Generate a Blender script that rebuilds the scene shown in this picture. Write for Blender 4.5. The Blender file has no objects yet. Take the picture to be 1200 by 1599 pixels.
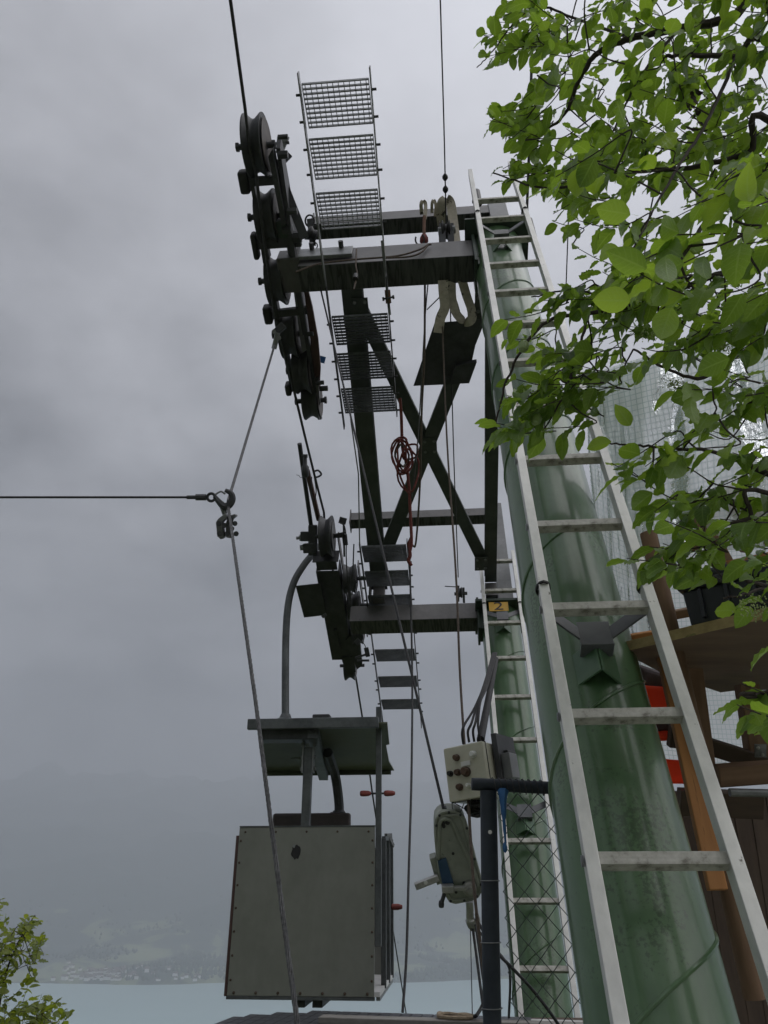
import bpy, math, random
from mathutils import Vector as V, Matrix, noise
R = math.radians
random.seed(7)
C = bpy.context.scene.collection
SC = bpy.context.scene

# ------------------------------------------------------------------ camera
FPX, PITCH = 1200.0, R(26.025)
CAM = V((0, 0, 1.65))
cd = bpy.data.cameras.new('camera'); cam = bpy.data.objects.new('camera', cd); C.objects.link(cam)
cd.sensor_fit = 'HORIZONTAL'; cd.sensor_width = 36; cd.lens = 36.0
cd.clip_start = 0.05; cd.clip_end = 40000
cam.location = CAM; cam.rotation_euler = (R(90) + PITCH, 0, 0)
SC.camera = cam
SC.view_settings.view_transform = 'Standard'; SC.view_settings.look = 'None'
SC.view_settings.exposure = 0.45; SC.view_settings.gamma = 1.0
SC.view_settings.use_curve_mapping = False
SC.render.engine = 'CYCLES'
SC.cycles.volume_bounces = 2
SC.cycles.max_bounces = 8; SC.cycles.transparent_max_bounces = 24
SC.cycles.use_denoising = True

# ------------------------------------------------------------------ sky and sun
SUN_EL, SUN_AZ = R(50), R(104)      # azimuth clockwise from +Y (towards the right of the picture)
SUN_DIR = V((math.sin(SUN_AZ) * math.cos(SUN_EL), math.cos(SUN_AZ) * math.cos(SUN_EL), math.sin(SUN_EL)))
world = bpy.data.worlds.new('World'); SC.world = world; world.use_nodes = True
nt = world.node_tree; nt.nodes.clear()
def N(t, kind, **kw):
    n = t.nodes.new(kind)
    for k, v in kw.items(): setattr(n, k, v)
    return n
def mth(t, op, a, b=None, clamp=False):
    n = N(t, 'ShaderNodeMath', operation=op, use_clamp=clamp)
    for i, x in enumerate((a, b)):
        if x is None: continue
        if isinstance(x, (int, float)): n.inputs[i].default_value = x
        else: t.links.new(x, n.inputs[i])
    return n.outputs[0]
def mixc(t, fac, a, b, mode='MIX'):
    n = N(t, 'ShaderNodeMix', data_type='RGBA', blend_type=mode)
    for s, x in ((n.inputs[0], fac), (n.inputs[6], a), (n.inputs[7], b)):
        if isinstance(x, (int, float)): s.default_value = x
        elif isinstance(x, (tuple, list)): s.default_value = (*x[:3], 1)
        else: t.links.new(x, s)
    return n.outputs[2]
def noise_n(t, vec, scale, detail=4, rough=.5, dist=0):
    n = N(t, 'ShaderNodeTexNoise'); n.inputs['Scale'].default_value = scale
    n.inputs['Detail'].default_value = detail; n.inputs['Roughness'].default_value = rough
    n.inputs['Distortion'].default_value = dist
    if vec is not None: t.links.new(vec, n.inputs['Vector'])
    return n.outputs['Fac']
def ramp(t, fac, stops):
    n = N(t, 'ShaderNodeValToRGB'); e = n.color_ramp.elements
    while len(e) < len(stops): e.new(.5)
    for el, (p, c) in zip(e, stops):
        el.position = p; el.color = (*((c,) * 3 if isinstance(c, (int, float)) else c), 1)
    t.links.new(fac, n.inputs[0]); return n.outputs[0]
sky = N(nt, 'ShaderNodeTexSky', sky_type='NISHITA'); sky.sun_disc = False
sky.sun_elevation = SUN_EL; sky.sun_rotation = SUN_AZ
tc = N(nt, 'ShaderNodeTexCoord')
# overcast deck: soft cloud noise over a broad glow round the hidden sun, a darker horizon
dot = N(nt, 'ShaderNodeVectorMath', operation='DOT_PRODUCT'); nt.links.new(tc.outputs['Generated'], dot.inputs[0]); dot.inputs[1].default_value = SUN_DIR
glow = mth(nt, 'POWER', mth(nt, 'MAXIMUM', dot.outputs['Value'], 0.0), 2.0)
mp = N(nt, 'ShaderNodeMapping'); mp.inputs['Scale'].default_value = (1.0, 1.0, 1.7); mp.inputs['Location'].default_value = (-2.2, -.41, .47); nt.links.new(tc.outputs['Generated'], mp.inputs['Vector'])
n1 = noise_n(nt, mp.outputs[0], 1.7, 5, .5, .3)
n2 = noise_n(nt, mp.outputs[0], 4.6, 8, .56, .15)
cl = mth(nt, 'ADD', mth(nt, 'MULTIPLY', mth(nt, 'SUBTRACT', n1, .5), .9), mth(nt, 'MULTIPLY', mth(nt, 'SUBTRACT', n2, .5), 1.15))
sepz = N(nt, 'ShaderNodeSeparateXYZ'); nt.links.new(tc.outputs['Generated'], sepz.inputs[0])
cl = mth(nt, 'MULTIPLY', cl, mth(nt, 'SUBTRACT', 2.1, mth(nt, 'MULTIPLY', mth(nt, 'MAXIMUM', sepz.outputs[2], 0.0), 1.7)))   # layered cloud shows stronger low down
val = mth(nt, 'ADD', mth(nt, 'ADD', 2.15, mth(nt, 'MULTIPLY', glow, 6.4)), mth(nt, 'MULTIPLY', cl, 3.2))
val = mth(nt, 'MULTIPLY', val, mth(nt, 'ADD', .80, mth(nt, 'MULTIPLY', mth(nt, 'MAXIMUM', sepz.outputs[2], 0.0), .24)))   # overcast: dimmer towards the horizon
val = mth(nt, 'MAXIMUM', val, .7)
comb = N(nt, 'ShaderNodeMix', data_type='RGBA', blend_type='MULTIPLY'); comb.inputs[0].default_value = 1
comb.inputs[7].default_value = (.955, .968, 1.04, 1)
vr = N(nt, 'ShaderNodeCombineColor')
for i in range(3): nt.links.new(val, vr.inputs[i])
nt.links.new(vr.outputs[0], comb.inputs[6])
skycol = mixc(nt, .96, sky.outputs[0], comb.outputs[2])
bg = N(nt, 'ShaderNodeBackground'); bg.inputs['Strength'].default_value = 0.135
nt.links.new(skycol, bg.inputs[0])
wo = N(nt, 'ShaderNodeOutputWorld'); nt.links.new(bg.outputs[0], wo.inputs[0])
sl = bpy.data.lights.new('sun', 'SUN'); sl.energy = 1.0; sl.angle = R(75); sl.color = (1, .96, .9)
so = bpy.data.objects.new('sun', sl); C.objects.link(so)
so.rotation_euler = SUN_DIR.to_track_quat('Z', 'Y').to_euler(); so.location = (4, -4, 30)

# ------------------------------------------------------------------ frames of reference
F_ = V((0, math.cos(PITCH), math.sin(PITCH))); U_ = V((0, -math.sin(PITCH), math.cos(PITCH)))
AL, BE = R(4.9), R(24.78)          # line azimuth, lean of the pylons (perpendicular to the rope)
EC = V((math.cos(AL), -math.sin(AL), 0))
EM = V((math.sin(AL) * math.sin(BE), math.cos(AL) * math.sin(BE), math.cos(BE)))
ER = V((math.sin(AL) * math.cos(BE), math.cos(AL) * math.cos(BE), -math.sin(BE)))
OO = CAM + V((.694, 2.1064, .0808))
FR = Matrix((EC, ER, EM)).transposed()   # local x = crossarm, y = rope, z = mast
def W(c, m, r): return OO + EC * c + EM * m + ER * r
def ray(x, y): return V(((x - 600) / FPX, 0, 0)) - U_ * ((y - 800) / FPX) + F_
def PX(x, y, z): return CAM + ray(x, y) * z              # a survey point at depth z
def _hit(x, y, ax, v):
    d = ray(x, y); return CAM + d * ((v - (CAM - OO).dot(ax)) / d.dot(ax))
def PM(x, y, m): return _hit(x, y, EM, m)
def PR(x, y, r): return _hit(x, y, ER, r)
def PC(x, y, c): return _hit(x, y, EC, c)
def PY(x, y, Y): d = ray(x, y); return CAM + d * (Y / d.y)
def PZ(x, y, Z): d = ray(x, y); return CAM + d * ((Z - CAM.z) / d.z)
def LOC(p): q = p - OO; return q.dot(EC), q.dot(EM), q.dot(ER)

# ------------------------------------------------------------------ materials
MATS = {}
def newmat(name):
    m = bpy.data.materials.new(name); m.use_nodes = True
    t = m.node_tree; t.nodes.clear()
    o = N(t, 'ShaderNodeOutputMaterial'); b = N(t, 'ShaderNodeBsdfPrincipled')
    t.links.new(b.outputs[0], o.inputs[0]); MATS[name] = m
    return m, t, b, o
def bump(t, b, fac, strength=.3, dist=.01):
    n = N(t, 'ShaderNodeBump'); n.inputs['Strength'].default_value = strength; n.inputs['Distance'].default_value = dist
    t.links.new(fac, n.inputs['Height']); t.links.new(n.outputs[0], b.inputs['Normal'])
def surf(name, c1, c2, scale=6, rough=(.4, .6), metal=0, bs=.15, bd=.004, stretch=(1, 1, 1), spots=None, detail=6, spec=.5, coat=0):
    """two-tone weathered surface; spots = (colour, scale, threshold)"""
    m, t, b, o = newmat(name)
    tcn = N(t, 'ShaderNodeTexCoord'); mpn = N(t, 'ShaderNodeMapping'); mpn.inputs['Scale'].default_value = stretch
    t.links.new(tcn.outputs['Object'], mpn.inputs['Vector']); vec = mpn.outputs[0]
    f1 = noise_n(t, vec, scale, detail, .6, .2)
    f2 = noise_n(t, vec, scale * 6.3, 3, .6)
    f = mth(t, 'ADD', mth(t, 'MULTIPLY', f1, .7), mth(t, 'MULTIPLY', f2, .3))
    col = ramp(t, f, [(.36, c1), (.64, c2)])
    if spots:
        sc_, ss, th = spots
        fs = noise_n(t, vec, ss, 5, .65)
        msk = ramp(t, fs, [(th, 0), (th + .05, 1)])
        col = mixc(t, msk, col, sc_)
    t.links.new(col, b.inputs['Base Color'])
    rr = N(t, 'ShaderNodeMapRange'); rr.inputs[3].default_value = rough[0]; rr.inputs[4].default_value = rough[1]
    t.links.new(f2, rr.inputs[0]); t.links.new(rr.outputs[0], b.inputs['Roughness'])
    b.inputs['Metallic'].default_value = metal; b.inputs['Specular IOR Level'].default_value = spec
    b.inputs['Coat Weight'].default_value = coat; b.inputs['Coat Roughness'].default_value = .12
    if bs: bump(t, b, f, bs, bd)
    return m
surf('dark_steel', (.030, .031, .035), (.068, .070, .077), 5, (.45, .7), .2)
surf('arm_steel', (.075, .073, .074), (.125, .12, .12), 4, (.35, .6), .1, spots=((.03, .022, .018), 14, .66))
surf('bracket_grey', (.075, .08, .088), (.12, .125, .135), 5, (.35, .5), .0)
surf('tread_steel', (.075, .08, .088), (.13, .138, .148), 9, (.4, .6), .25)
surf('galv_steel', (.14, .145, .15), (.25, .26, .265), 9, (.35, .55), .35)
surf('grey_paint', (.12, .125, .13), (.19, .195, .20), 5, (.35, .5), .0)
surf('truss_steel', (.042, .050, .046), (.078, .088, .082), 5, (.35, .6), .15, spots=((.12, .12, .11), 40, .74))
surf('aluminium', (.50, .50, .48), (.68, .675, .65), 7, (.38, .6), .4, spots=((.18, .17, .15), 36, .69), stretch=(1, 1, .6))
surf('green_bracket', (.06, .125, .065), (.10, .175, .10), 5, (.35, .5), 0, spots=((.02, .03, .02), 25, .68))
surf('dark_green', (.020, .036, .026), (.034, .055, .040), 6, (.35, .6), 0)
surf('rope_steel', (.05, .05, .052), (.14, .14, .145), 60, (.4, .6), .5, bs=.6)
surf('rope_dark', (.02, .02, .022), (.05, .05, .055), 60, (.5, .7), .2, bs=.5)
surf('red_rope', (.11, .022, .022), (.22, .055, .045), 80, (.7, .9), 0, bs=.5)
surf('brown_rope', (.06, .045, .035), (.13, .10, .08), 80, (.8, .95), 0, bs=.6)
surf('tan_rope', (.20, .15, .10), (.33, .27, .19), 60, (.8, .95), 0, bs=.6)
surf('webbing', (.36, .32, .26), (.55, .50, .42), 25, (.8, .95), 0, spots=((.07, .06, .05), 14, .6))
surf('rim_brown', (.05, .042, .038), (.11, .095, .085), 14, (.5, .7), .3)
surf('rubber', (.012, .012, .013), (.025, .025, .026), 10, (.5, .75), 0)
surf('rust', (.10, .05, .035), (.20, .11, .07), 20, (.7, .9), .2)
surf('red_paint', (.16, .03, .028), (.26, .055, .045), 15, (.5, .7), 0)
surf('blue_paint', (.012, .045, .10), (.025, .07, .14), 20, (.4, .6), 0, spots=((.35, .36, .36), 40, .68))
surf('blue_strap', (.02, .09, .24), (.04, .14, .32), 20, (.6, .8), 0)
surf('yellow_sign', (.48, .27, .02), (.56, .33, .04), 8, (.5, .6), 0, bs=.02)
surf('black', (.008, .008, .008), (.014, .014, .014), 8, (.4, .6), 0, bs=.05)
surf('cabin_panel', (.172, .178, .160), (.218, .224, .204), 2.5, (.30, .46), .1, bs=.04, spots=((.25, .255, .235), 26, .70), coat=.2, stretch=(1, 1, .7))
surf('cabin_steel', (.06, .066, .07), (.12, .13, .135), 6, (.4, .6), .3)
surf('roof_green', (.045, .055, .035), (.075, .085, .055), 3, (.5, .7), 0)
surf('roof_green_light', (.085, .098, .06), (.125, .14, .09), 3, (.5, .7), 0)
surf('brown_trim', (.055, .028, .026), (.095, .05, .045), 6, (.5, .7), 0)
surf('seat_brown', (.035, .027, .027), (.06, .046, .045), 5, (.4, .6), 0)
surf('white_plate', (.6, .6, .58), (.72, .72, .7), 12, (.4, .6), 0)
surf('floor_white', (.5, .5, .5), (.65, .65, .66), 6, (.5, .7), 0)
surf('box_cream', (.42, .41, .33), (.54, .52, .43), 4, (.35, .5), 0, bs=.05, spots=((.24, .23, .18), 20, .70))
surf('winch_green', (.20, .22, .19), (.31, .33, .28), 6, (.4, .6), .1, spots=((.08, .09, .07), 18, .66))
surf('bright_steel', (.35, .35, .34), (.52, .52, .51), 20, (.3, .5), .7)
surf('pole_blue', (.016, .022, .032), (.034, .042, .055), 10, (.5, .75), .2, bs=.4)
surf('conduit', (.018, .018, .02), (.035, .034, .033), 14, (.6, .8), 0, spec=.25)
surf('knob_brown', (.05, .028, .018), (.11, .06, .035), 30, (.4, .6), 0)
surf('wood_edge', (.20, .15, .06), (.42, .33, .15), 7, (.75, .9), 0, bs=.5, stretch=(1, .3, 1), spots=((.10, .12, .04), 9, .60))
surf('wood_brown', (.13, .075, .043), (.25, .155, .095), 7, (.7, .9), 0, bs=.5, stretch=(1, 1, .12), spots=((.04, .025, .018), 26, .68))
surf('wood_orange', (.36, .15, .05), (.52, .24, .085), 6, (.6, .8), 0, bs=.4, stretch=(1, 1, .10), spots=((.12, .05, .02), 18, .66))
surf('wood_dark', (.05, .034, .025), (.095, .066, .048), 8, (.8, .95), 0, bs=.6, stretch=(1, 1, .15))
surf('plywood_under', (.12, .078, .052), (.22, .15, .10), 3, (.8, .95), 0, bs=.3, stretch=(.25, 1, 1))
surf('crate_black', (.012, .014, .020), (.022, .025, .033), 8, (.35, .5), 0, bs=.08)
surf('red_plastic', (.75, .075, .03), (.88, .12, .05), 4, (.35, .5), 0)
surf('jacket_grey', (.07, .06, .065), (.13, .11, .12), 8, (.8, .9), 0)
surf('tile_dark', (.028, .030, .036), (.05, .053, .06), 9, (.35, .55), 0)
surf('grout', (.42, .42, .40), (.52, .52, .50), 12, (.8, .9), 0)
surf('board_grey', (.15, .14, .125), (.26, .25, .23), 12, (.8, .95), 0, bs=.4, stretch=(.2, 1, 1))
surf('hedge_bark', (.035, .026, .022), (.075, .06, .052), 18, (.8, .95), 0, bs=.6)
surf('twig', (.030, .022, .020), (.06, .045, .04), 18, (.8, .95), 0, bs=.4)
surf('fruit', (.16, .22, .08), (.22, .30, .11), 8, (.35, .5), 0)
surf('dead_leaf', (.035, .022, .018), (.07, .045, .035), 18, (.8, .95), 0)
surf('concrete', (.34, .33, .30), (.50, .49, .46), 2.5, (.8, .95), 0, bs=.3, spots=((.2, .2, .16), 5, .62))
surf('flower', (.24, .30, .11), (.34, .40, .17), 12, (.8, .95), 0)
surf('house_wall', (.80, .79, .77), (.90, .89, .87), .05, (.8, .95), 0, bs=0)
surf('house_roof', (.10, .07, .06), (.16, .11, .09), .05, (.8, .95), 0, bs=0)
surf('forest', (.015, .028, .014), (.035, .055, .025), .02, (.9, 1), 0, bs=0)
surf('grass_ground', (.05, .075, .025), (.10, .12, .05), .6, (.9, 1), 0, bs=.4, bd=.05)

def green_tube():
    m, t, b, o = newmat('mast_green')
    tcn = N(t, 'ShaderNodeTexCoord')
    mp1 = N(t, 'ShaderNodeMapping'); mp1.inputs['Scale'].default_value = (1, 1, .10); t.links.new(tcn.outputs['Object'], mp1.inputs['Vector'])
    streak = noise_n(t, mp1.outputs[0], 9, 5, .6, .3)
    cloud = noise_n(t, tcn.outputs['Object'], 2.6, 5, .6, .4)
    fine = noise_n(t, tcn.outputs['Object'], 30, 4, .6)
    col = ramp(t, mth(t, 'ADD', mth(t, 'MULTIPLY', streak, .55), mth(t, 'MULTIPLY', cloud, .45)), [(.36, (.038, .086, .034)), (.50, (.066, .132, .058)), (.66, (.105, .182, .092))])
    # algae: dark specks and patches, lichen rings
    speck = noise_n(t, tcn.outputs['Object'], 75, 5, .7)
    alg = ramp(t, mth(t, 'ADD', mth(t, 'MULTIPLY', cloud, .55), mth(t, 'MULTIPLY', speck, .45)), [(.555, 0), (.60, 1)])
    col = mixc(t, mth(t, 'MULTIPLY', alg, .6), col, (.022, .040, .020))
    vor = N(t, 'ShaderNodeTexVoronoi', feature='F1'); vor.inputs['Scale'].default_value = 14; t.links.new(tcn.outputs['Object'], vor.inputs['Vector'])
    ring = ramp(t, vor.outputs['Distance'], [(.05, 0), (.09, 1), (.13, 1), (.17, 0)])
    ringm = mth(t, 'MULTIPLY', ring, ramp(t, noise_n(t, tcn.outputs['Object'], 4.5, 2), [(.60, 0), (.66, 1)]))
    col = mixc(t, mth(t, 'MULTIPLY', ringm, .55), col, (.035, .06, .04))
    t.links.new(col, b.inputs['Base Color'])
    rr = ramp(t, streak, [(.35, .34), (.65, .5)]); t.links.new(rr, b.inputs['Roughness'])
    b.inputs['Coat Weight'].default_value = .55; b.inputs['Coat Roughness'].default_value = .15; b.inputs['Specular IOR Level'].default_value = .35
    hh = mth(t, 'ADD', mth(t, 'MULTIPLY', cloud, 1.0), mth(t, 'MULTIPLY', fine, .25)); bump(t, b, hh, .10, .01)
green_tube()

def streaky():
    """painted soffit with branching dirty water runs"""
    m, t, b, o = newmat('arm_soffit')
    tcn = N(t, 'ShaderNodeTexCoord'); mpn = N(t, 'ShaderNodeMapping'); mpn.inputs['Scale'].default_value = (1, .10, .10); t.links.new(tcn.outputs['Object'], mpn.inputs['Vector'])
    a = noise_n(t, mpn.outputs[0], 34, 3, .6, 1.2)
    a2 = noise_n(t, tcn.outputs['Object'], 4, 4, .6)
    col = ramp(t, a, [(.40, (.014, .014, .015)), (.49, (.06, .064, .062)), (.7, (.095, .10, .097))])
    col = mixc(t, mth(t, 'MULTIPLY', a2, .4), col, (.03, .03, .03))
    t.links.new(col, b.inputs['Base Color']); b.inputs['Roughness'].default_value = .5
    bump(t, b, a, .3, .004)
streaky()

def rung_mat():
    m, t, b, o = newmat('rung_aluminium')
    tcn = N(t, 'ShaderNodeTexCoord')
    wv = N(t, 'ShaderNodeTexWave', wave_type='BANDS', bands_direction='Z'); wv.inputs['Scale'].default_value = 95; wv.inputs['Distortion'].default_value = .3
    t.links.new(tcn.outputs['Object'], wv.inputs['Vector'])
    a = noise_n(t, tcn.outputs['Object'], 22, 5, .65)
    col = ramp(t, a, [(.34, (.20, .19, .16)), (.46, (.46, .45, .41)), (.66, (.62, .61, .57))])
    col = mixc(t, mth(t, 'MULTIPLY', wv.outputs['Fac'], .35), col, (.15, .14, .12))
    t.links.new(col, b.inputs['Base Color']); b.inputs['Metallic'].default_value = .25; b.inputs['Roughness'].default_value = .55
    bump(t, b, wv.outputs['Fac'], .5, .002)
rung_mat()

def foil(name, tint, alpha):
    """grid-reinforced greenhouse foil, UV in metres"""
    m, t, b, o = newmat(name)
    uv = N(t, 'ShaderNodeUVMap'); sep = N(t, 'ShaderNodeSeparateXYZ'); t.links.new(uv.outputs[0], sep.inputs[0])
    ln = None
    for i in (0, 1):
        fr = mth(t, 'FRACT', mth(t, 'MULTIPLY', sep.outputs[i], 1 / .022))
        l = ramp(t, mth(t, 'ABSOLUTE', mth(t, 'SUBTRACT', fr, .5)), [(.05, 1), (.10, 0)])
        ln = l if ln is None else mth(t, 'MAXIMUM', ln, l)
    tcn = N(t, 'ShaderNodeTexCoord')
    nz = noise_n(t, tcn.outputs['Object'], 3.2, 5, .6, .8); nz2 = noise_n(t, tcn.outputs['Object'], 14, 4, .6, 1)
    tr = N(t, 'ShaderNodeBsdfTransparent'); tr.inputs[0].default_value = (.97, .98, .98, 1)
    tl = N(t, 'ShaderNodeBsdfTranslucent'); tl.inputs[0].default_value = (*tint, 1)
    df = N(t, 'ShaderNodeBsdfDiffuse'); df.inputs[0].default_value = (*tint, 1)
    gl = N(t, 'ShaderNodeBsdfGlossy'); gl.inputs['Roughness'].default_value = .12; gl.inputs[0].default_value = (.9, .93, .95, 1)
    bp = N(t, 'ShaderNodeBump'); bp.inputs['Strength'].default_value = .7; bp.inputs['Distance'].default_value = .02
    t.links.new(mth(t, 'ADD', nz, mth(t, 'MULTIPLY', nz2, .3)), bp.inputs['Height']); t.links.new(bp.outputs[0], gl.inputs['Normal'])
    def mx(f, a, c):
        n = N(t, 'ShaderNodeMixShader')
        if isinstance(f, float): n.inputs[0].default_value = f
        else: t.links.new(f, n.inputs[0])
        t.links.new(a, n.inputs[1]); t.links.new(c, n.inputs[2]); return n.outputs[0]
    milky = mx(.35, tl.outputs[0], df.outputs[0])
    op = mth(t, 'MULTIPLY', ramp(t, nz, [(.35, alpha[0]), (.65, alpha[1])]), 1.0)
    body = mx(op, tr.outputs[0], milky)
    frn = N(t, 'ShaderNodeFresnel'); frn.inputs[0].default_value = 1.4; t.links.new(bp.outputs[0], frn.inputs['Normal'])
    body = mx(mth(t, 'MULTIPLY', frn.outputs[0], .9), body, gl.outputs[0])
    th = N(t, 'ShaderNodeBsdfDiffuse'); th.inputs[0].default_value = (.55, .62, .60, 1)
    th2 = N(t, 'ShaderNodeBsdfTranslucent'); th2.inputs[0].default_value = (.45, .55, .55, 1)
    out = mx(mth(t, 'MULTIPLY', ln, .7), body, mx(.5, th.outputs[0], th2.outputs[0]))
    t.links.new(out, o.inputs[0]); t.nodes.remove(b)
foil('foil_clear', (.97, 1.0, .99), (.45, .90))
foil('foil_white', (.98, .99, 1.0), (.75, .92))

def leaf_mat(name, dark, mid, light, trans):
    m, t, b, o = newmat(name)
    at = N(t, 'ShaderNodeAttribute', attribute_name='tone')
    tcn = N(t, 'ShaderNodeTexCoord')
    a = noise_n(t, tcn.outputs['Object'], 25, 3, .6)
    col = ramp(t, mth(t, 'ADD', mth(t, 'MULTIPLY', at.outputs['Fac'], .8), mth(t, 'MULTIPLY', a, .2)), [(.12, dark), (.55, mid), (.92, light)])
    av = N(t, 'ShaderNodeAttribute', attribute_name='vein').outputs['Fac']; aa = N(t, 'ShaderNodeAttribute', attribute_name='along').outputs['Fac']
    rib = ramp(t, av, [(.03, 1), (.10, 0)])
    sv = mth(t, 'FRACT', mth(t, 'SUBTRACT', mth(t, 'MULTIPLY', aa, 7.0), mth(t, 'MULTIPLY', av, 1.6)))
    sv = ramp(t, mth(t, 'ABSOLUTE', mth(t, 'SUBTRACT', sv, .5)), [(.03, 1), (.16, 0)])
    vein = mth(t, 'MAXIMUM', mth(t, 'MULTIPLY', rib, .55), mth(t, 'MULTIPLY', sv, .22))
    col = mixc(t, vein, col, (.20, .28, .10))
    bump(t, b, mth(t, 'SUBTRACT', a, mth(t, 'MULTIPLY', vein, 1.0)), .35, .004)
    t.links.new(col, b.inputs['Base Color']); b.inputs['Roughness'].default_value = .32; b.inputs['Specular IOR Level'].default_value = .6
    tl = N(t, 'ShaderNodeBsdfTranslucent'); tcol = mixc(t, .5, col, trans); tm = mixc(t, 1.0, tcol, (2.5, 2.5, 1.5), 'MULTIPLY'); t.links.new(tm, tl.inputs[0])
    ms = N(t, 'ShaderNodeMixShader'); ms.inputs[0].default_value = .45
    t.links.new(b.outputs[0], ms.inputs[1]); t.links.new(tl.outputs[0], ms.inputs[2]); t.links.new(ms.outputs[0], o.inputs[0])
leaf_mat('leaf', (.032, .068, .020), (.092, .160, .032), (.21, .285, .046), (.20, .30, .024))
leaf_mat('leaf_shrub', (.07, .10, .018), (.12, .15, .025), (.19, .21, .03), (.22, .26, .02))

def lake_mat():
    m, t, b, o = newmat('lake_water')
    tcn = N(t, 'ShaderNodeTexCoord'); mpn = N(t, 'ShaderNodeMapping'); mpn.inputs['Scale'].default_value = (.25, 1, 1); t.links.new(tcn.outputs['Object'], mpn.inputs['Vector'])
    a = noise_n(t, mpn.outputs[0], .004, 4, .6)
    col = ramp(t, a, [(.3, (.40, .55, .56)), (.7, (.48, .63, .64))])
    t.links.new(col, b.inputs['Base Color']); b.inputs['Roughness'].default_value = .35
    bump(t, b, noise_n(t, tcn.outputs['Object'], .3, 3, .6), .2, .3)
lake_mat()
def shore_mat():
    m, t, b, o = newmat('far_slope')
    tcn = N(t, 'ShaderNodeTexCoord'); sep = N(t, 'ShaderNodeSeparateXYZ'); t.links.new(tcn.outputs['Object'], sep.inputs[0])
    a = noise_n(t, tcn.outputs['Object'], .0042, 5, .55, .6)
    hmask = N(t, 'ShaderNodeMapRange'); hmask.inputs[1].default_value = 15; hmask.inputs[2].default_value = 230; hmask.inputs[3].default_value = .0; hmask.inputs[4].default_value = .22
    t.links.new(sep.outputs[2], hmask.inputs[0])
    f = mth(t, 'SUBTRACT', a, hmask.outputs[0])
    col = ramp(t, f, [(.44, (.022, .038, .022)), (.48, (.04, .06, .03)), (.50, (.15, .185, .085)), (.62, (.22, .25, .115))])
    t.links.new(col, b.inputs['Base Color']); b.inputs['Roughness'].default_value = .95
shore_mat()

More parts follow.
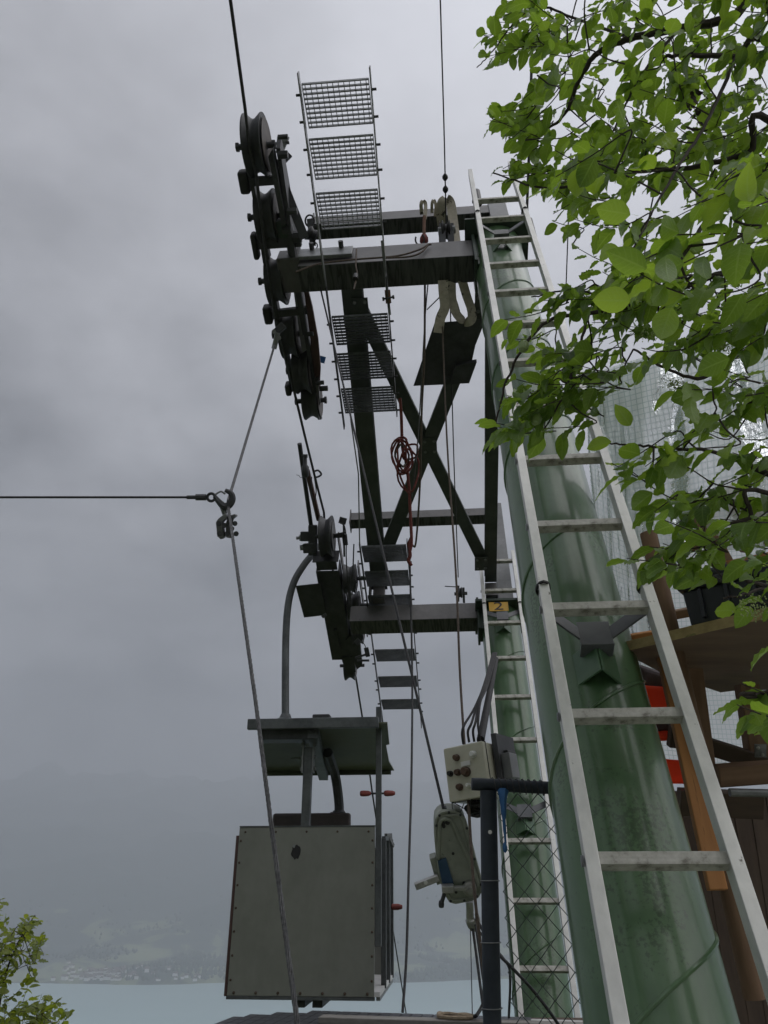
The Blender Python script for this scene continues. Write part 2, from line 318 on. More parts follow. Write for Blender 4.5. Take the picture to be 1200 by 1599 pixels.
# ------------------------------------------------------------------ mesh builder
class MB:
    def __init__(s): s.v = []; s.f = []; s.sm = []; s.mi = []; s.m = 0
    def add(s, vs, fs, smooth=False):
        k = len(s.v); s.v += [V(p) for p in vs]
        for f in fs: s.f.append([i + k for i in f]); s.sm.append(smooth); s.mi.append(s.m)
        return s
    def box(s, ctr, x, y, z):
        vs = [ctr + x * a + y * b + z * c for a in (-1, 1) for b in (-1, 1) for c in (-1, 1)]
        fs = [(0, 1, 3, 2), (4, 6, 7, 5), (0, 4, 5, 1), (2, 3, 7, 6), (0, 2, 6, 4), (1, 5, 7, 3)]
        if x.cross(y).dot(z) < 0: fs = [f[::-1] for f in fs]
        return s.add(vs, fs)
    def fb(s, c0, c1, m0, m1, r0, r1):
        return s.box(W((c0 + c1) / 2, (m0 + m1) / 2, (r0 + r1) / 2), EC * ((c1 - c0) / 2), EM * ((m1 - m0) / 2), ER * ((r1 - r0) / 2))
    def wb(s, x0, x1, y0, y1, z0, z1):
        return s.box(V(((x0 + x1) / 2, (y0 + y1) / 2, (z0 + z1) / 2)), V(((x1 - x0) / 2, 0, 0)), V((0, (y1 - y0) / 2, 0)), V((0, 0, (z1 - z0) / 2)))
    def beam(s, p, q, w, h, up=V((0, 0, 1))):
        d = (q - p); L = d.length; d.normalize(); x = d.cross(up)
        if x.length < 1e-4: x = d.cross(V((1, 0, 0)))
        x.normalize(); y = x.cross(d)
        return s.box((p + q) / 2, x * (w / 2), d * (L / 2), y * (h / 2))
    def tube(s, pts, rad, n=8, cap=True):
        pts = [V(p) for p in pts]; rs = rad if isinstance(rad, (list, tuple)) else [rad] * len(pts)
        t0 = (pts[1] - pts[0]).normalized(); a = t0.orthogonal().normalized(); rings = []
        for i, p in enumerate(pts):
            if i == 0: t = t0
            elif i == len(pts) - 1: t = (pts[i] - pts[i - 1]).normalized()
            else: t = ((pts[i + 1] - p).normalized() + (p - pts[i - 1]).normalized()); t = t.normalized() if t.length > 1e-6 else t0
            a = (a - t * a.dot(t)); a = a.normalized() if a.length > 1e-6 else t.orthogonal().normalized(); b = t.cross(a)
            rings.append([p + (a * math.cos(2 * math.pi * k / n) + b * math.sin(2 * math.pi * k / n)) * rs[i] for k in range(n)])
        vs = [v for r in rings for v in r]; fs = []
        for i in range(len(pts) - 1):
            for k in range(n): fs.append((i * n + k, i * n + (k + 1) % n, (i + 1) * n + (k + 1) % n, (i + 1) * n + k))
        s.add(vs, fs, True)
        if cap and n > 2:
            k0 = len(s.v) - len(vs)
            s.f.append([k0 + k for k in range(n)][::-1]); s.f.append([k0 + (len(pts) - 1) * n + k for k in range(n)]); s.sm += [False, False]; s.mi += [s.m, s.m]
        return s
    def lathe(s, ctr, ax, prof, n=24, a0=None):
        """prof: (radius, offset along ax)"""
        ax = ax.normalized(); a = (a0 or ax.orthogonal()).normalized(); b = ax.cross(a); vs = []; fs = []
        for r, o in prof:
            for k in range(n):
                t = 2 * math.pi * k / n; vs.append(ctr + ax * o + (a * math.cos(t) + b * math.sin(t)) * r)
        for i in range(len(prof) - 1):
            for k in range(n): fs.append((i * n + k, i * n + (k + 1) % n, (i + 1) * n + (k + 1) % n, (i + 1) * n + k))
        s.add(vs, fs, True)
        k0 = len(s.v) - len(vs)
        if prof[0][0] > 1e-5: s.f.append([k0 + k for k in range(n)][::-1]); s.sm.append(False); s.mi.append(s.m)
        if prof[-1][0] > 1e-5: s.f.append([k0 + (len(prof) - 1) * n + k for k in range(n)]); s.sm.append(False); s.mi.append(s.m)
        return s
    def cyl(s, p, q, r, n=12): return s.lathe(p, q - p, [(r, 0), (r, (q - p).length)], n)
    def prism(s, poly, th):
        """planar outline poly pushed along vector th"""
        n = len(poly); nn = V((0, 0, 0))
        for i in range(n): nn += (poly[i] - poly[0]).cross(poly[(i + 1) % n] - poly[0])
        fl = nn.dot(th) > 0
        vs = list(poly) + [p + th for p in poly]; fs = [list(range(n))[::-1], list(range(n, 2 * n))] + [(i, (i + 1) % n, (i + 1) % n + n, i + n) for i in range(n)]
        if not fl: fs = [list(f)[::-1] for f in fs]
        return s.add(vs, fs)
    def build(s, name, mat, parent=None, bev=0, smooth_angle=40, org=None, rot=None):
        o_ = parent_world(parent) if parent else (org or V((0, 0, 0)))
        me = bpy.data.meshes.new(name)
        if rot:
            rt = rot.transposed(); me.from_pydata([tuple(rt @ (p - o_)) for p in s.v], [], s.f)
        else: me.from_pydata([tuple(p - o_) for p in s.v], [], s.f)
        for m_ in (mat if isinstance(mat, (list, tuple)) else [mat]): me.materials.append(MATS[m_])
        for p, sm, mi in zip(me.polygons, s.sm, s.mi): p.use_smooth = sm; p.material_index = mi
        if any(s.sm): me.set_sharp_from_angle(angle=R(smooth_angle))
        me.update()
        ob = bpy.data.objects.new(name, me); C.objects.link(ob)
        if parent: ob.parent = parent
        else: ob.location = o_
        if rot: ob.rotation_euler = rot.to_euler()
        if bev:
            b = ob.modifiers.new('bevel', 'BEVEL'); b.width = bev; b.segments = 2; b.limit_method = 'ANGLE'; b.angle_limit = R(50)
        return ob
def parent_world(p):
    o = V((0, 0, 0))
    while p: o += p.location; p = p.parent
    return o
def tag(o, label=None, cat=None, group=None, kind=None):
    if label: o['label'] = label
    if cat: o['category'] = cat
    if group: o['group'] = group
    if kind: o['kind'] = kind
    return o
def thing(name, loc, label, cat, group=None):
    o = bpy.data.objects.new(name, None); C.objects.link(o); o.location = loc; o.empty_display_size = .1
    return tag(o, label, cat, group)
def dup(o, off, parent=None):
    c = o.copy(); C.objects.link(c); c.parent = parent or o.parent; c.location = o.location + off; return c
def lerp(a, b, t): return a + (b - a) * t
def smooth_path(pts, n=6):
    """Catmull-Rom through pts"""
    P = [V(p) for p in pts]; P = [P[0] * 2 - P[1]] + P + [P[-1] * 2 - P[-2]]; out = []
    for i in range(1, len(P) - 2):
        for k in range(n):
            t = k / n; a, b, c, d = P[i - 1:i + 3]
            out.append(.5 * ((2 * b) + (c - a) * t + (2 * a - 5 * b + 4 * c - d) * t * t + (3 * b - a - 3 * c + d) * t ** 3))
    out.append(P[-2]); return out

# ------------------------------------------------------------------ terrain, lake, far shore
LAKE = -285.0
def grid(name, mat, xs, ys, h, kind='structure', smooth=True, org=V((0, 0, 0))):
    mb = MB(); vs = [V((x, y, h(x, y))) for y in ys for x in xs]; nx = len(xs)
    fs = [(j * nx + i, j * nx + i + 1, (j + 1) * nx + i + 1, (j + 1) * nx + i) for j in range(len(ys) - 1) for i in range(nx - 1)]
    mb.add(vs, fs, smooth); o = mb.build(name, mat, org=org, smooth_angle=180); o['kind'] = kind; return o
def near_h(x, y):
    nz = noise.noise(V((x * .08, y * .08, 3))) * .25 + noise.noise(V((x * .01, y * .01, 9))) * 4 * min(1, abs(y - 3) / 80)
    if y < 2.2: base = -.06 if y > -4 else (-4 - y) * .42
    else: base = -(y - 2.2) * .47
    if y > 1.0 or y < -4: base += nz * min(1, (abs(y - 1) if y > 1 else -4 - y) / 6)
    return max(base, LAKE - 25)
def span(a, b, n, p=1.0): return [a + (b - a) * (i / n) ** p for i in range(n + 1)]
xs = [-4000, -2500, -1500, -800, -400, -200, -100, -60, -40, -28] + span(-20, 20, 40) + [28, 40, 60, 100, 200, 400, 800, 1500, 2500, 4000]
ys = [-500, -300, -160, -80, -45, -25, -14, -8] + span(-5, 14, 38) + [16, 20, 26, 35, 50, 75, 110, 160, 230, 330, 450, 600, 700]
grid('ground', 'grass_ground', xs, ys, near_h)
lk = MB(); lk.add([V((-6900, 300, LAKE)), V((6900, 300, LAKE)), V((6900, 3500, LAKE)), V((-6900, 3500, LAKE))], [(0, 1, 2, 3)])
o = lk.build('lake', 'lake_water', org=V((0, 2000, LAKE))); o['kind'] = 'structure'
def shore_y(x):
    return 2990 + 60 * noise.noise(V((x * .0016, 0, 5))) + 170 * max(0, min(1, (x - 100) / 500)) - 35 * math.exp(-((x + 720) / 160) ** 2)
def far_h(x, y):
    d = y - shore_y(x)
    if d < 0: return LAKE + max(-20, d * .15)
    h = 9 * (1 - math.exp(-d / 12)) + .115 * min(d, 900) + max(0, d - 700) * .30
    h += noise.fractal(V((x * .0016, y * .0016, 1)), .9, 2.1, 5) * min(1, d / 900) * (75 + max(0, d - 900) * .05)
    h += 30 * math.exp(-((x + 740) / 170) ** 2 - ((d - 110) / 80) ** 2)
    return LAKE + h * .85
grid('far_mountainside', 'far_slope', span(-6800, 6800, 180), [2780, 2860, 2920] + span(2950, 3900, 48) + span(3950, 8300, 60), far_h, org=V((0, 3000, LAKE)))
pf = MB(); pf.wb(-3.2, 3.6, -3.8, 2.15, -.35, .02); o = pf.build('bounce_platform', 'concrete', bev=.02); o['kind'] = 'structure'  # unseen pale slab, added to bounce light up onto soffits and undersides
# village: small pale houses along the far shore
hb = MB(); hb.m = 0; hb.wb(-5, 5, -4.5, 4.5, 0, 6.5)
hb.m = 1
hb.add([V((-5.8, -5.4, 6.2)), V((5.8, -5.4, 6.2)), V((5.8, 0, 10)), V((-5.8, 0, 10)), V((-5.8, 5.4, 6.2)), V((5.8, 5.4, 6.2))], [(0, 1, 2, 3), (3, 2, 5, 4), (0, 3, 4), (1, 5, 2), (0, 4, 5, 1)])
house0 = hb.build('village_house', ['house_wall', 'house_roof'])
rh = random.Random(3); hs = []
def place_house(x, y, s):
    o = house0 if not hs else house0.copy()
    if hs: C.objects.link(o)
    o.location = (x, y, far_h(x, y) - .5); o.rotation_euler = (0, 0, rh.choice((0, 1.57)) + rh.uniform(-.5, .5)); o.scale = (s * rh.uniform(.8, 1.4), s, s * rh.uniform(.8, 1.2))
    tag(o, 'tiny pale house in the lakeside village far across the water', 'house', 'village houses on the far shore'); hs.append(o)
for i in range(110):
    px = rh.triangular(70, 235, 185) if i > 12 else rh.uniform(235, 320)
    y = shore_y(0) + abs(rh.gauss(0, 1)) * 105 + 12
    x = (px - 600) / FPX * (y * math.cos(PITCH) - 280 * math.sin(PITCH))
    y = shore_y(x) + (y - shore_y(0)) * (1 if i > 12 else .35)
    place_house(x, y, rh.uniform(.95, 1.6))
# far woods: one mass of small crowns
fw = MB(); rf = random.Random(11); cnt = 0
while cnt < 5200:
    x = rf.uniform(-2600, 1500); y = shore_y(x) + 8 + abs(rf.gauss(0, 1)) * 420
    d = y - shore_y(x); k = noise.noise(V((x * .004, y * .004, 21)))
    inwood = (math.exp(-((x + 740) / 170) ** 2 - ((d - 90) / 110) ** 2) > .35) or k > .08 + (.25 if d < 400 and -1350 < x < -850 else -.1)
    if not inwood or (d < 330 and -1330 < x < -880 and rf.random() < .9): continue
    cnt += 1; h = rf.uniform(10, 22); w = h * rf.uniform(.28, .45); z = far_h(x, y) - 1; a = rf.random() * 3
    vs = [V((x + w * math.cos(a + t * 1.2566), y + w * math.sin(a + t * 1.2566), z + h * .28)) for t in range(5)] + [V((x, y, z + h)), V((x, y, z))]
    fw.add(vs, [(t, (t + 1) % 5, 5) for t in range(5)] + [((t + 1) % 5, t, 6) for t in range(5)], True)
o = fw.build('far_woods', 'forest', org=V((0, 3200, LAKE)), smooth_angle=180); tag(o, 'hazy dark woods on the slope across the lake', 'woods', kind='stuff')

# ------------------------------------------------------------------ pylons
SP, LW = .43384, .32                      # rung spacing, clear ladder width
def ladder(parent, org_c, org_m, org_r, k0, k1, tops, bot_m):
    L = bpy.data.objects.new('ladder', None); C.objects.link(L); L.parent = parent; L.location = W(org_c, org_m, org_r) - parent.location
    for s in (-1, 1):
        cc = org_c + s * (LW / 2 + .014)
        mb = MB(); mb.fb(cc - .014, cc + .014, bot_m, org_m + tops[0 if s < 0 else 1], org_r - .012, org_r + .046)
        # rolled lips of the stile
        mb.fb(cc - .0175, cc + .0175, bot_m + .002, org_m + tops[0 if s < 0 else 1] - .002, org_r - .017, org_r - .0125)
        mb.build('rail', 'aluminium', L, bev=.002, rot=FR)
    r0 = None
    for k in range(k0, k1 + 1):
        if r0 is None:
            mb = MB(); mb.fb(org_c - LW / 2 - .002, org_c + LW / 2 + .002, org_m + k * SP - .034, org_m + k * SP, org_r - .002, org_r + .036)
            r0 = mb.build('rung', 'rung_aluminium', L, bev=.003, rot=FR)
        else: dup(r0, EM * (SP * (k - k0)))
    # rivet caps on the outside of the stiles
    mb = MB()
    for k in range(k0, k1 + 1):
        p = W(org_c - LW / 2 - .031, org_m + k * SP - .017, org_r + .016); mb.cyl(p, p - EC * .006, .014, 10)
    mb.build('rivet_caps', 'galv_steel', L)['kind'] = 'stuff'
    return L
def pylon(name, label, rc, m_bot, m_top, lad, arm, thin, brackets, post):
    root = thing(name, W(rc[0], m_bot, rc[1]), label, 'pylon', 'green tubular cableway pylons')
    c0, r0 = rc; RAD = .191
    mb = MB(); mb.lathe(W(c0, m_bot, r0), EM, [(RAD, 0), (RAD, m_top - m_bot)], 64); mb.build('mast_tube', 'mast_green', root, rot=FR)
    # spiral weld bead
    ph = lad[5]; pts = []
    m = m_bot + .05
    while m < m_top - .05:
        t = (m - ph) / .85 * 2 * math.pi
        pts.append(W(c0 + (RAD + .001) * math.sin(t), m, r0 - (RAD + .001) * math.cos(t))); m += .85 / 40
    MB().tube(pts, .0065, 6).build('spiral_weld', 'mast_green', root, rot=FR)
    mb = MB(); mb.fb(c0 - .25, c0 + .25, m_top, m_top + .03, r0 - .25, r0 + .25); mb.build('head_plate', 'dark_green', root, bev=.003, rot=FR)
    ladder(root, lad[0], lad[1], lad[2], lad[3], lad[4], lad[6], lad[7])
    # crossarm: box section with its end plates
    a0, a1, am0, am1, ar0, ar1 = arm
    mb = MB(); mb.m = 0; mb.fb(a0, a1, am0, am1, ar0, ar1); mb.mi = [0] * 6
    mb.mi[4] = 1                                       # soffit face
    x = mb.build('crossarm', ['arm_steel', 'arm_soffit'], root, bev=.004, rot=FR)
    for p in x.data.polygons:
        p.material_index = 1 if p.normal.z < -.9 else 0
    mb = MB(); mb.fb(a1, a1 + .022, am0 - .16, am1 + .05, ar0 - .03, ar1 + .03); mb.build('flange_plate', 'dark_green', root, bev=.003, rot=FR)
    mb = MB(); mb.fb(a1 + .022, c0 - .12, am0 - .14, am1 + .03, r0 - .10, r0 + .10); mb.build('mast_socket', 'dark_green', root, bev=.003, rot=FR)
    # lifting beam (I-section) above the arm on its own post
    t0, t1, tm0, tm1, tr0, tr1 = thin
    mb = MB(); rm = (tr0 + tr1) / 2
    mb.m = 0; mb.fb(t0, t1, tm0, tm1, tr0, tr1)
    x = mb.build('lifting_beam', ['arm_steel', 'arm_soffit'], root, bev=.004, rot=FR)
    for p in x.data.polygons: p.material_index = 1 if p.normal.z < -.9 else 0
    mb = MB(); mb.fb(t0 - .012, t0, tm0 - .05, tm1 + .04, tr0 - .02, tr1 + .02); mb.build('end_plate', 'arm_steel', root, rot=FR)
    mb = MB(); mb.fb(post[0], post[1], m_top + .03, post[2], post[3], post[4]); mb.build('beam_post', 'grey_paint', root, bev=.004, rot=FR)
    for bm in brackets:
        # angle-iron gable welded on the tube, channel and V arms that hold the ladder
        lc, lr = lad[0], lad[2]; f = r0 - RAD
        wd, pk = .075, .085
        mb = MB()
        for s in (-1, 1):
            a = W(c0 + s * wd, bm, f + .03); b = W(c0, bm, f - pk + .025)
            n = (b - a).cross(EM).normalized() * .008 * -s
            mb.prism([a, b, b + EM * .13, a + EM * .13], n)
        mb.build('ladder_bracket', 'green_bracket', root, bev=.002)
        mb = MB()
        q0 = f - pk + .02
        mb.fb(c0 - .055, c0 + .055, bm + .09, bm + .097, q0 - .02, f - .02); mb.fb(c0 - .055, c0 + .055, bm + .10, bm + .20, q0 - .012, q0 - .006)
        for s in (-1, 1):
            p = W(c0 + s * .055, bm + .15, q0 - .009); q = W(lc + s * (LW / 2 + .02), bm + .22, lr + .05)
            u = (q - p).cross(EM).normalized()
            mb.box((p + q) / 2, (q - p) / 2, EM * .027, u * .004)
        mb.build('bracket_arms', 'bracket_grey', root, bev=.001)
        for s in (-1, 1):
            cc = lc + s * (LW / 2 + .014); mb = MB()
            pts = [W(cc + .022 * math.cos(t), bm + .28 + .022 * math.sin(t) * .2, lr + .015 + .04 * math.sin(t)) for t in [i * math.pi / 6 for i in range(12)]]
            mb.tube(pts + [pts[0]], .006, 6, False); mb.build('rail_clamp', 'black', root)
    return root
near = pylon('pylon', 'big green tubular pylon in front, with the aluminium ladder nearest the camera', (-.01, .37), -1.9, 5.1,
    (0, 0, 0, -3, 12, .60, (5.95, 6.1), -1.75), (-1.55, -.21, 4.72, 5.04, .26, .47), (-1.56, .02, 5.78, 5.98, .30, .44), (.67, 4.58), (-.02, .135, 6.02, .29, .43))
far = pylon('pylon', 'slimmer-looking green tubular pylon behind the chain-link railing, its arm carrying a yellow number plate', (.024, 3.9), -.9, 4.42,
    (.0298, 1.0669, 3.6038, -1, 9, 1.2, (3.98, 4.02), .35), (-1.5, -.21, 4.33, 4.54, 3.8, 4.0), (-1.60, -.02, 5.93, 6.06, 3.79, 3.93), (2.02, 4.05), (.02, .17, 6.12, 3.77, 3.91))
# far ladder stands free of the post: number plate 2
def text_mesh(txt, size, extr=.001):
    cu = bpy.data.curves.new('glyph', 'FONT'); cu.body = txt; cu.size = size; cu.extrude = extr; cu.align_x = 'CENTER'; cu.align_y = 'CENTER'
    ob = bpy.data.objects.new('glyph', cu); C.objects.link(ob); dg = bpy.context.evaluated_depsgraph_get()
    me = bpy.data.meshes.new_from_object(ob.evaluated_get(dg)); bpy.data.objects.remove(ob); return me
mb = MB(); p = PR(779, 948, 3.665); c, m, r = LOC(p)
mb.fb(c - .095, c + .095, m - .06, m + .06, 3.662, 3.665); plate = mb.build('number_plate', 'yellow_sign', far, bev=.001, rot=FR)
me = text_mesh('2', .15); me.materials.append(MATS['black'])
for v in me.vertices: v.co = V((v.co.x * 1.35, -v.co.z - .0, v.co.y))
me.flip_normals()
dg_ = bpy.data.objects.new('digit', me); C.objects.link(dg_); dg_.parent = far; dg_.location = W(c, m, 3.659) - far.location; dg_.rotation_euler = FR.to_euler()

# ------------------------------------------------------------------ truss between the arms
tr = thing('bracing_truss', W(-1.2, 4.7, .5), 'dark steel cross-braced frame spanning between the two crossarms', 'truss')
def ibeam(p, q, w, h, mat, name):
    d = (q - p).normalized(); x = d.cross(EM).normalized(); y = EM; mb = MB()
    mb.box((p + q) / 2 - y * (h / 2 - .006), x * (w / 2), (q - p) / 2, y * .006)
    mb.box((p + q) / 2 + y * (h / 2 - .006), x * (w / 2), (q - p) / 2, y * .006)
    mb.box((p + q) / 2, x * .006, (q - p) / 2, y * (h / 2 - .013)); mb.build(name, mat, tr)
ibeam(W(-1.155, 4.78, .475), W(-1.205, 4.78, 3.76), .165, .10, 'truss_steel', 'chord')
ibeam(W(-.060, 4.78, .56), W(-.050, 4.78, 3.70), .118, .10, 'truss_steel', 'chord')
ibeam(W(-1.12, 4.755, .60), W(-.12, 4.755, 3.44), .115, .035, 'truss_steel', 'diagonal')
ibeam(W(-.13, 4.715, .62), W(-1.10, 4.715, 3.22), .125, .035, 'truss_steel', 'diagonal')
for c in (-1.205, -.05):
    mb = MB(); mb.fb(c - .06, c + .06, 4.545, 4.72, 3.70, 3.78); mb.build('stub_post', 'arm_steel', tr, rot=FR)
for c, r in ((-1.10, .62), (-.14, .64), (-.15, 3.40), (-1.10, 3.24), (-.61, 1.95)):
    mb = MB(); mb.fb(c - .065, c + .065, 4.688, 4.695, r - .09, r + .09); gp = mb.build('gusset_plate', 'truss_steel', tr, rot=FR)
    for dc in (-.04, .04):
        for dr in (-.055, .055):
            p = W(c + dc, 4.688, r + dr); MB().lathe(p, -EM, [(.014, 0), (.014, .010), (.008, .012)], 6).build('bolt', 'galv_steel', tr)
# grey bracket piece seen beside the left chord
mb = MB(); mb.fb(-1.30, -1.285, 4.55, 5.7, 3.62, 3.76); mb.build('bracket_plate', 'arm_steel', tr, rot=FR)

# dark service plate hung under the frame next to the near mast
pts = [PM(x, y, 4.52) for x, y in ((679, 505), (752, 499), (737, 566), (716, 600), (646, 603))]
mb = MB(); mb.prism(pts, EM * .006)
o = mb.build('service_plate', 'dark_steel', org=pts[0]); tag(o, 'dark sheet metal plate hung under the brace beside the near mast', 'metal plate')
pts = [PM(x, y, 4.46) for x, y in ((712, 572), (745, 566), (733, 599), (703, 600))]
mb = MB(); mb.prism(pts, EM * .05)
mb.build('service_box', 'dark_steel', o)

# ------------------------------------------------------------------ walkway of grating treads
def tread_mesh(cw, dep, nb, nx):
    mb = MB(); x = EC; yv = V((math.sin(AL) * math.cos(R(8)), math.cos(AL) * math.cos(R(8)), -math.sin(R(8)))); zv = x.cross(yv); th = .019
    for i in range(nb): mb.box(yv * (dep * i / (nb - 1)) , x * (cw / 2), yv * .0036, zv * (th / 2))
    for i in range(nx): mb.box(yv * (dep / 2) + x * (-cw / 2 + cw * (i + .5) / nx) + zv * .006, x * .0022, yv * (dep / 2), zv * .004)
    for s in (-1, 1): mb.box(yv * (dep / 2) + x * s * (cw / 2), x * .002, yv * (dep / 2 + .002), zv * (th / 2 + .001))
    return mb
CW0, CW1, WM = -1.322, -.872, 4.55
tm = tread_mesh(.43, .285, 10, 12)
seg = [('flight of grey metal grating steps highest in the frame, above the near crossarm', [-.99, -.66, -.31], -1.06, .36),
       ('flight of grey metal grating steps between the near crossarm and the red rope', [.61, .93, 1.25], .30, 1.62),
       ('lowest flight of dark metal grating steps, running past the far crossarm', [2.99, 3.33, 3.67, 4.02, 4.51, 4.97, 5.39], 2.93, 6.0)]
for label, rs, ra, rb in seg:
    wk = thing('grating_walkway', W(CW0, WM, rs[0]), label, 'walkway', 'grating step flights under the crossarms')
    first = None
    for r in rs:
        if first is None:
            keep = tm.v; base = W((CW0 + CW1) / 2, WM, r); tm.v = [p + base for p in keep]
            first = tm.build('grating_tread', 'galv_steel' if ra < 0 else 'tread_steel', wk); tm.v = keep; rf0 = r
        else: dup(first, ER * (r - rf0))
    for s, c in ((-1, CW0), (1, CW1)):
        mb = MB(); mb.fb(c - .004 + s * .004, c + .004 + s * .004, WM - .035, WM + .03, ra, rb - (.1 if s > 0 else 0)); mb.build('side_rail', 'galv_steel' if ra < 0 else 'dark_steel', wk, rot=FR)
    mb = MB()
    for r in rs:
        for s, c in ((-1, CW0 - .008), (1, CW1 + .008)):
            for dr in (.06, .22):
                p = W(c, WM - .005, r + dr); mb.cyl(p, p + EC * s * .028, .009, 6)
    mb.build('step_bolts', 'dark_steel', wk)['kind'] = 'stuff'

# ------------------------------------------------------------------ sheave trains
def sheave(mb, ctr, rad, wid, ax=EC, n=40):
    w = wid / 2
    prof = [(.03, -w - .012), (.03, -w), (rad * .72, -w), (rad * .74, -w + .006), (rad, -w), (rad, -w + .010), (rad * .84, -w * .25), (rad * .81, 0), (rad * .84, w * .25), (rad, w - .010), (rad, w), (rad * .74, w - .006), (rad * .72, w), (.03, w), (.03, w + .012)]
    mb.lathe(ctr, ax, prof, n)
NB = thing('sheave_train', W(-1.72, 4.9, .4), 'dark train of rope sheaves on the end of the near crossarm, top left', 'sheave train', 'rope sheave trains')
SM = 4.93; SR = .205
def near_c(r): return -1.745
for x, y, rad in ((401, 228, .215), (418, 338, .195), (433, 438, .195), (453, 522, .20), (474, 578, .205), (487, 626, .17)):
    ctr = PM(x, y, SM); mb = MB(); sheave(mb, ctr, rad, .135); sh = mb.build('sheave', 'dark_steel', NB)
    mb = MB(); mb.lathe(ctr, EC, [(rad * .60, .072), (rad * .84, .076), (rad * .84, .080), (rad * .56, .076)], 32); mb.build('sheave_rim', 'rim_brown', sh)
    mb = MB(); mb.cyl(ctr - EC * .135, ctr + EC * .12, .022, 10); mb.cyl(ctr - EC * .15, ctr - EC * .13, .034, 6); mb.cyl(ctr + EC * .115, ctr + EC * .135, .034, 6); mb.build('axle', 'dark_steel', sh)
def strip(px, m_, th, name, mat, parent=NB):
    mb = MB(); mb.prism([PM(x, y, m_) for x, y in px], EM * th); return mb.build(name, mat, parent)
strip(((380, 228), (386, 226), (404, 330), (399, 335)), 4.84, .09, 'side_plate', 'dark_steel')
strip(((396, 320), (404, 318), (421, 405), (411, 412)), 4.84, .09, 'side_plate', 'dark_steel')
strip(((408, 395), (416, 393), (440, 512), (432, 516)), 4.84, .09, 'side_plate', 'dark_steel')
strip(((432, 505), (438, 503), (462, 610), (455, 613)), 4.86, .08, 'side_plate', 'dark_steel')
strip(((419, 245), (426, 232), (431, 262), (447, 350), (440, 352), (430, 300)), 4.80, .10, 'side_plate', 'dark_steel')
strip(((424, 258), (436, 262), (452, 330), (462, 375), (470, 470), (482, 545), (472, 552), (458, 450), (444, 360)), 4.88, .02, 'inner_plate', 'galv_steel')
strip(((436, 300), (443, 300), (466, 420), (480, 520), (473, 524), (456, 425)), 4.84, .05, 'side_plate', 'dark_steel')
strip(((413, 352), (440, 345), (455, 362), (448, 372), (420, 372)), 4.82, .06, 'gusset', 'dark_green')
strip(((473, 440), (478, 440), (488, 480), (497, 530), (501, 575), (499, 612), (493, 640), (487, 600), (485, 530)), 4.86, .03, 'cover_strip', 'brown_trim')
strip(((486, 595), (497, 590), (500, 632), (492, 646), (485, 630)), 4.84, .05, 'side_plate', 'arm_steel')
for xa, ya, xb, yb, h_ in ((376, 285, 432, 281, .030), (396, 378, 470, 373, .055), (412, 492, 480, 484, .030), (448, 607, 478, 602, .028)):
    pa_, pb2 = PM(xa, ya, SM - .06), PM(xb, yb, SM - .06); mb = MB(); mb.beam(pa_, pb2, h_ * 2, .05, EM); mb.build('spacer', 'dark_steel', NB, bev=.004)
for x, y, w2_, h2_ in ((382, 284, .036, .080), (419, 491, .034, .075), (451, 607, .026, .055), (399, 384, .022, .10)):
    mb = MB(); mb.box(PM(x, y, SM - .06), EC * w2_, EM * .05, ER * h2_); mb.build('bump_stop', 'rubber', NB, bev=.018, rot=FR)
for x, y, r_ in ((441, 242, .03), (456, 330, .028), (447, 360, .03), (463, 372, .035), (482, 522, .02), (505, 607, .025), (499, 598, .02), (441, 214, .018)):
    p = PM(x, y, 4.82); mb = MB(); mb.cyl(p - EC * .03, p + EC * .04, r_, 6); mb.build('bolt', 'dark_steel', NB)
# main rocker beam that seats the train on the arm, cover strips, brackets
mb = MB(); pl = [W(-1.60, 4.86, -.55), W(-1.60, 4.98, -.6), W(-1.60, 5.10, .2), W(-1.60, 5.06, .8), W(-1.60, 4.92, 1.75), W(-1.60, 4.85, 1.72), W(-1.60, 4.80, .3)]
mb.prism(pl, EC * .03); mb.build('rocker_beam', 'dark_steel', NB)
mb = MB(); mb.box(W(-1.63, 4.88, .36), EC * .09, EM * .09, ER * .14); mb.build('rocker_pivot', 'arm_steel', NB, bev=.01, rot=FR)
for x, y, x2, y2, w in ((436, 240, 447, 213, 11), (430, 262, 452, 240, 12), (440, 280, 476, 372, 14), (500, 605, 512, 607, 3), (425, 225, 452, 223, 3), (496, 560, 508, 563, 10)):
    mb = MB(); z = 5.75 if y < 400 else 6.9
    mb.beam(PX(x, y, z), PX(x2, y2, z), w / 1200 * z, .02, F_); mb.build('bracket_arm', 'galv_steel' if (x, y) == (436, 240) else ('blue_strap' if y == 560 else 'dark_steel'), NB)
# snatch block beside it
SB = thing('snatch_block', PX(487, 365, 6.3), 'small black snatch block hanging at the left end of the upper lifting beam', 'snatch block')
mb = MB(); mb.lathe(PX(487, 367, 6.25), EC * .8 + ER * .6, [(.05, -.045), (.062, -.03), (.045, 0), (.062, .03), (.05, .045)], 20); mb.build('sheave', 'black', SB)
mb = MB(); mb.beam(PX(484, 342, 6.28), PX(489, 384, 6.25), .05, .012, F_); mb.build('cheek_plate', 'dark_steel', SB)
mb = MB(); mb.tube([PX(484 + 7 * math.cos(t), 345 + 9 * math.sin(t), 6.28) for t in [i * math.pi / 8 for i in range(17)]], .008, 6, False); mb.build('shackle', 'dark_steel', SB); mb = MB(); mb.tube([PX(492 + 4 * math.cos(t), 384 + 5 * math.sin(t), 6.25) for t in [i * math.pi / 8 for i in range(17)]], .005, 6, False); mb.build('shackle', 'dark_steel', SB)

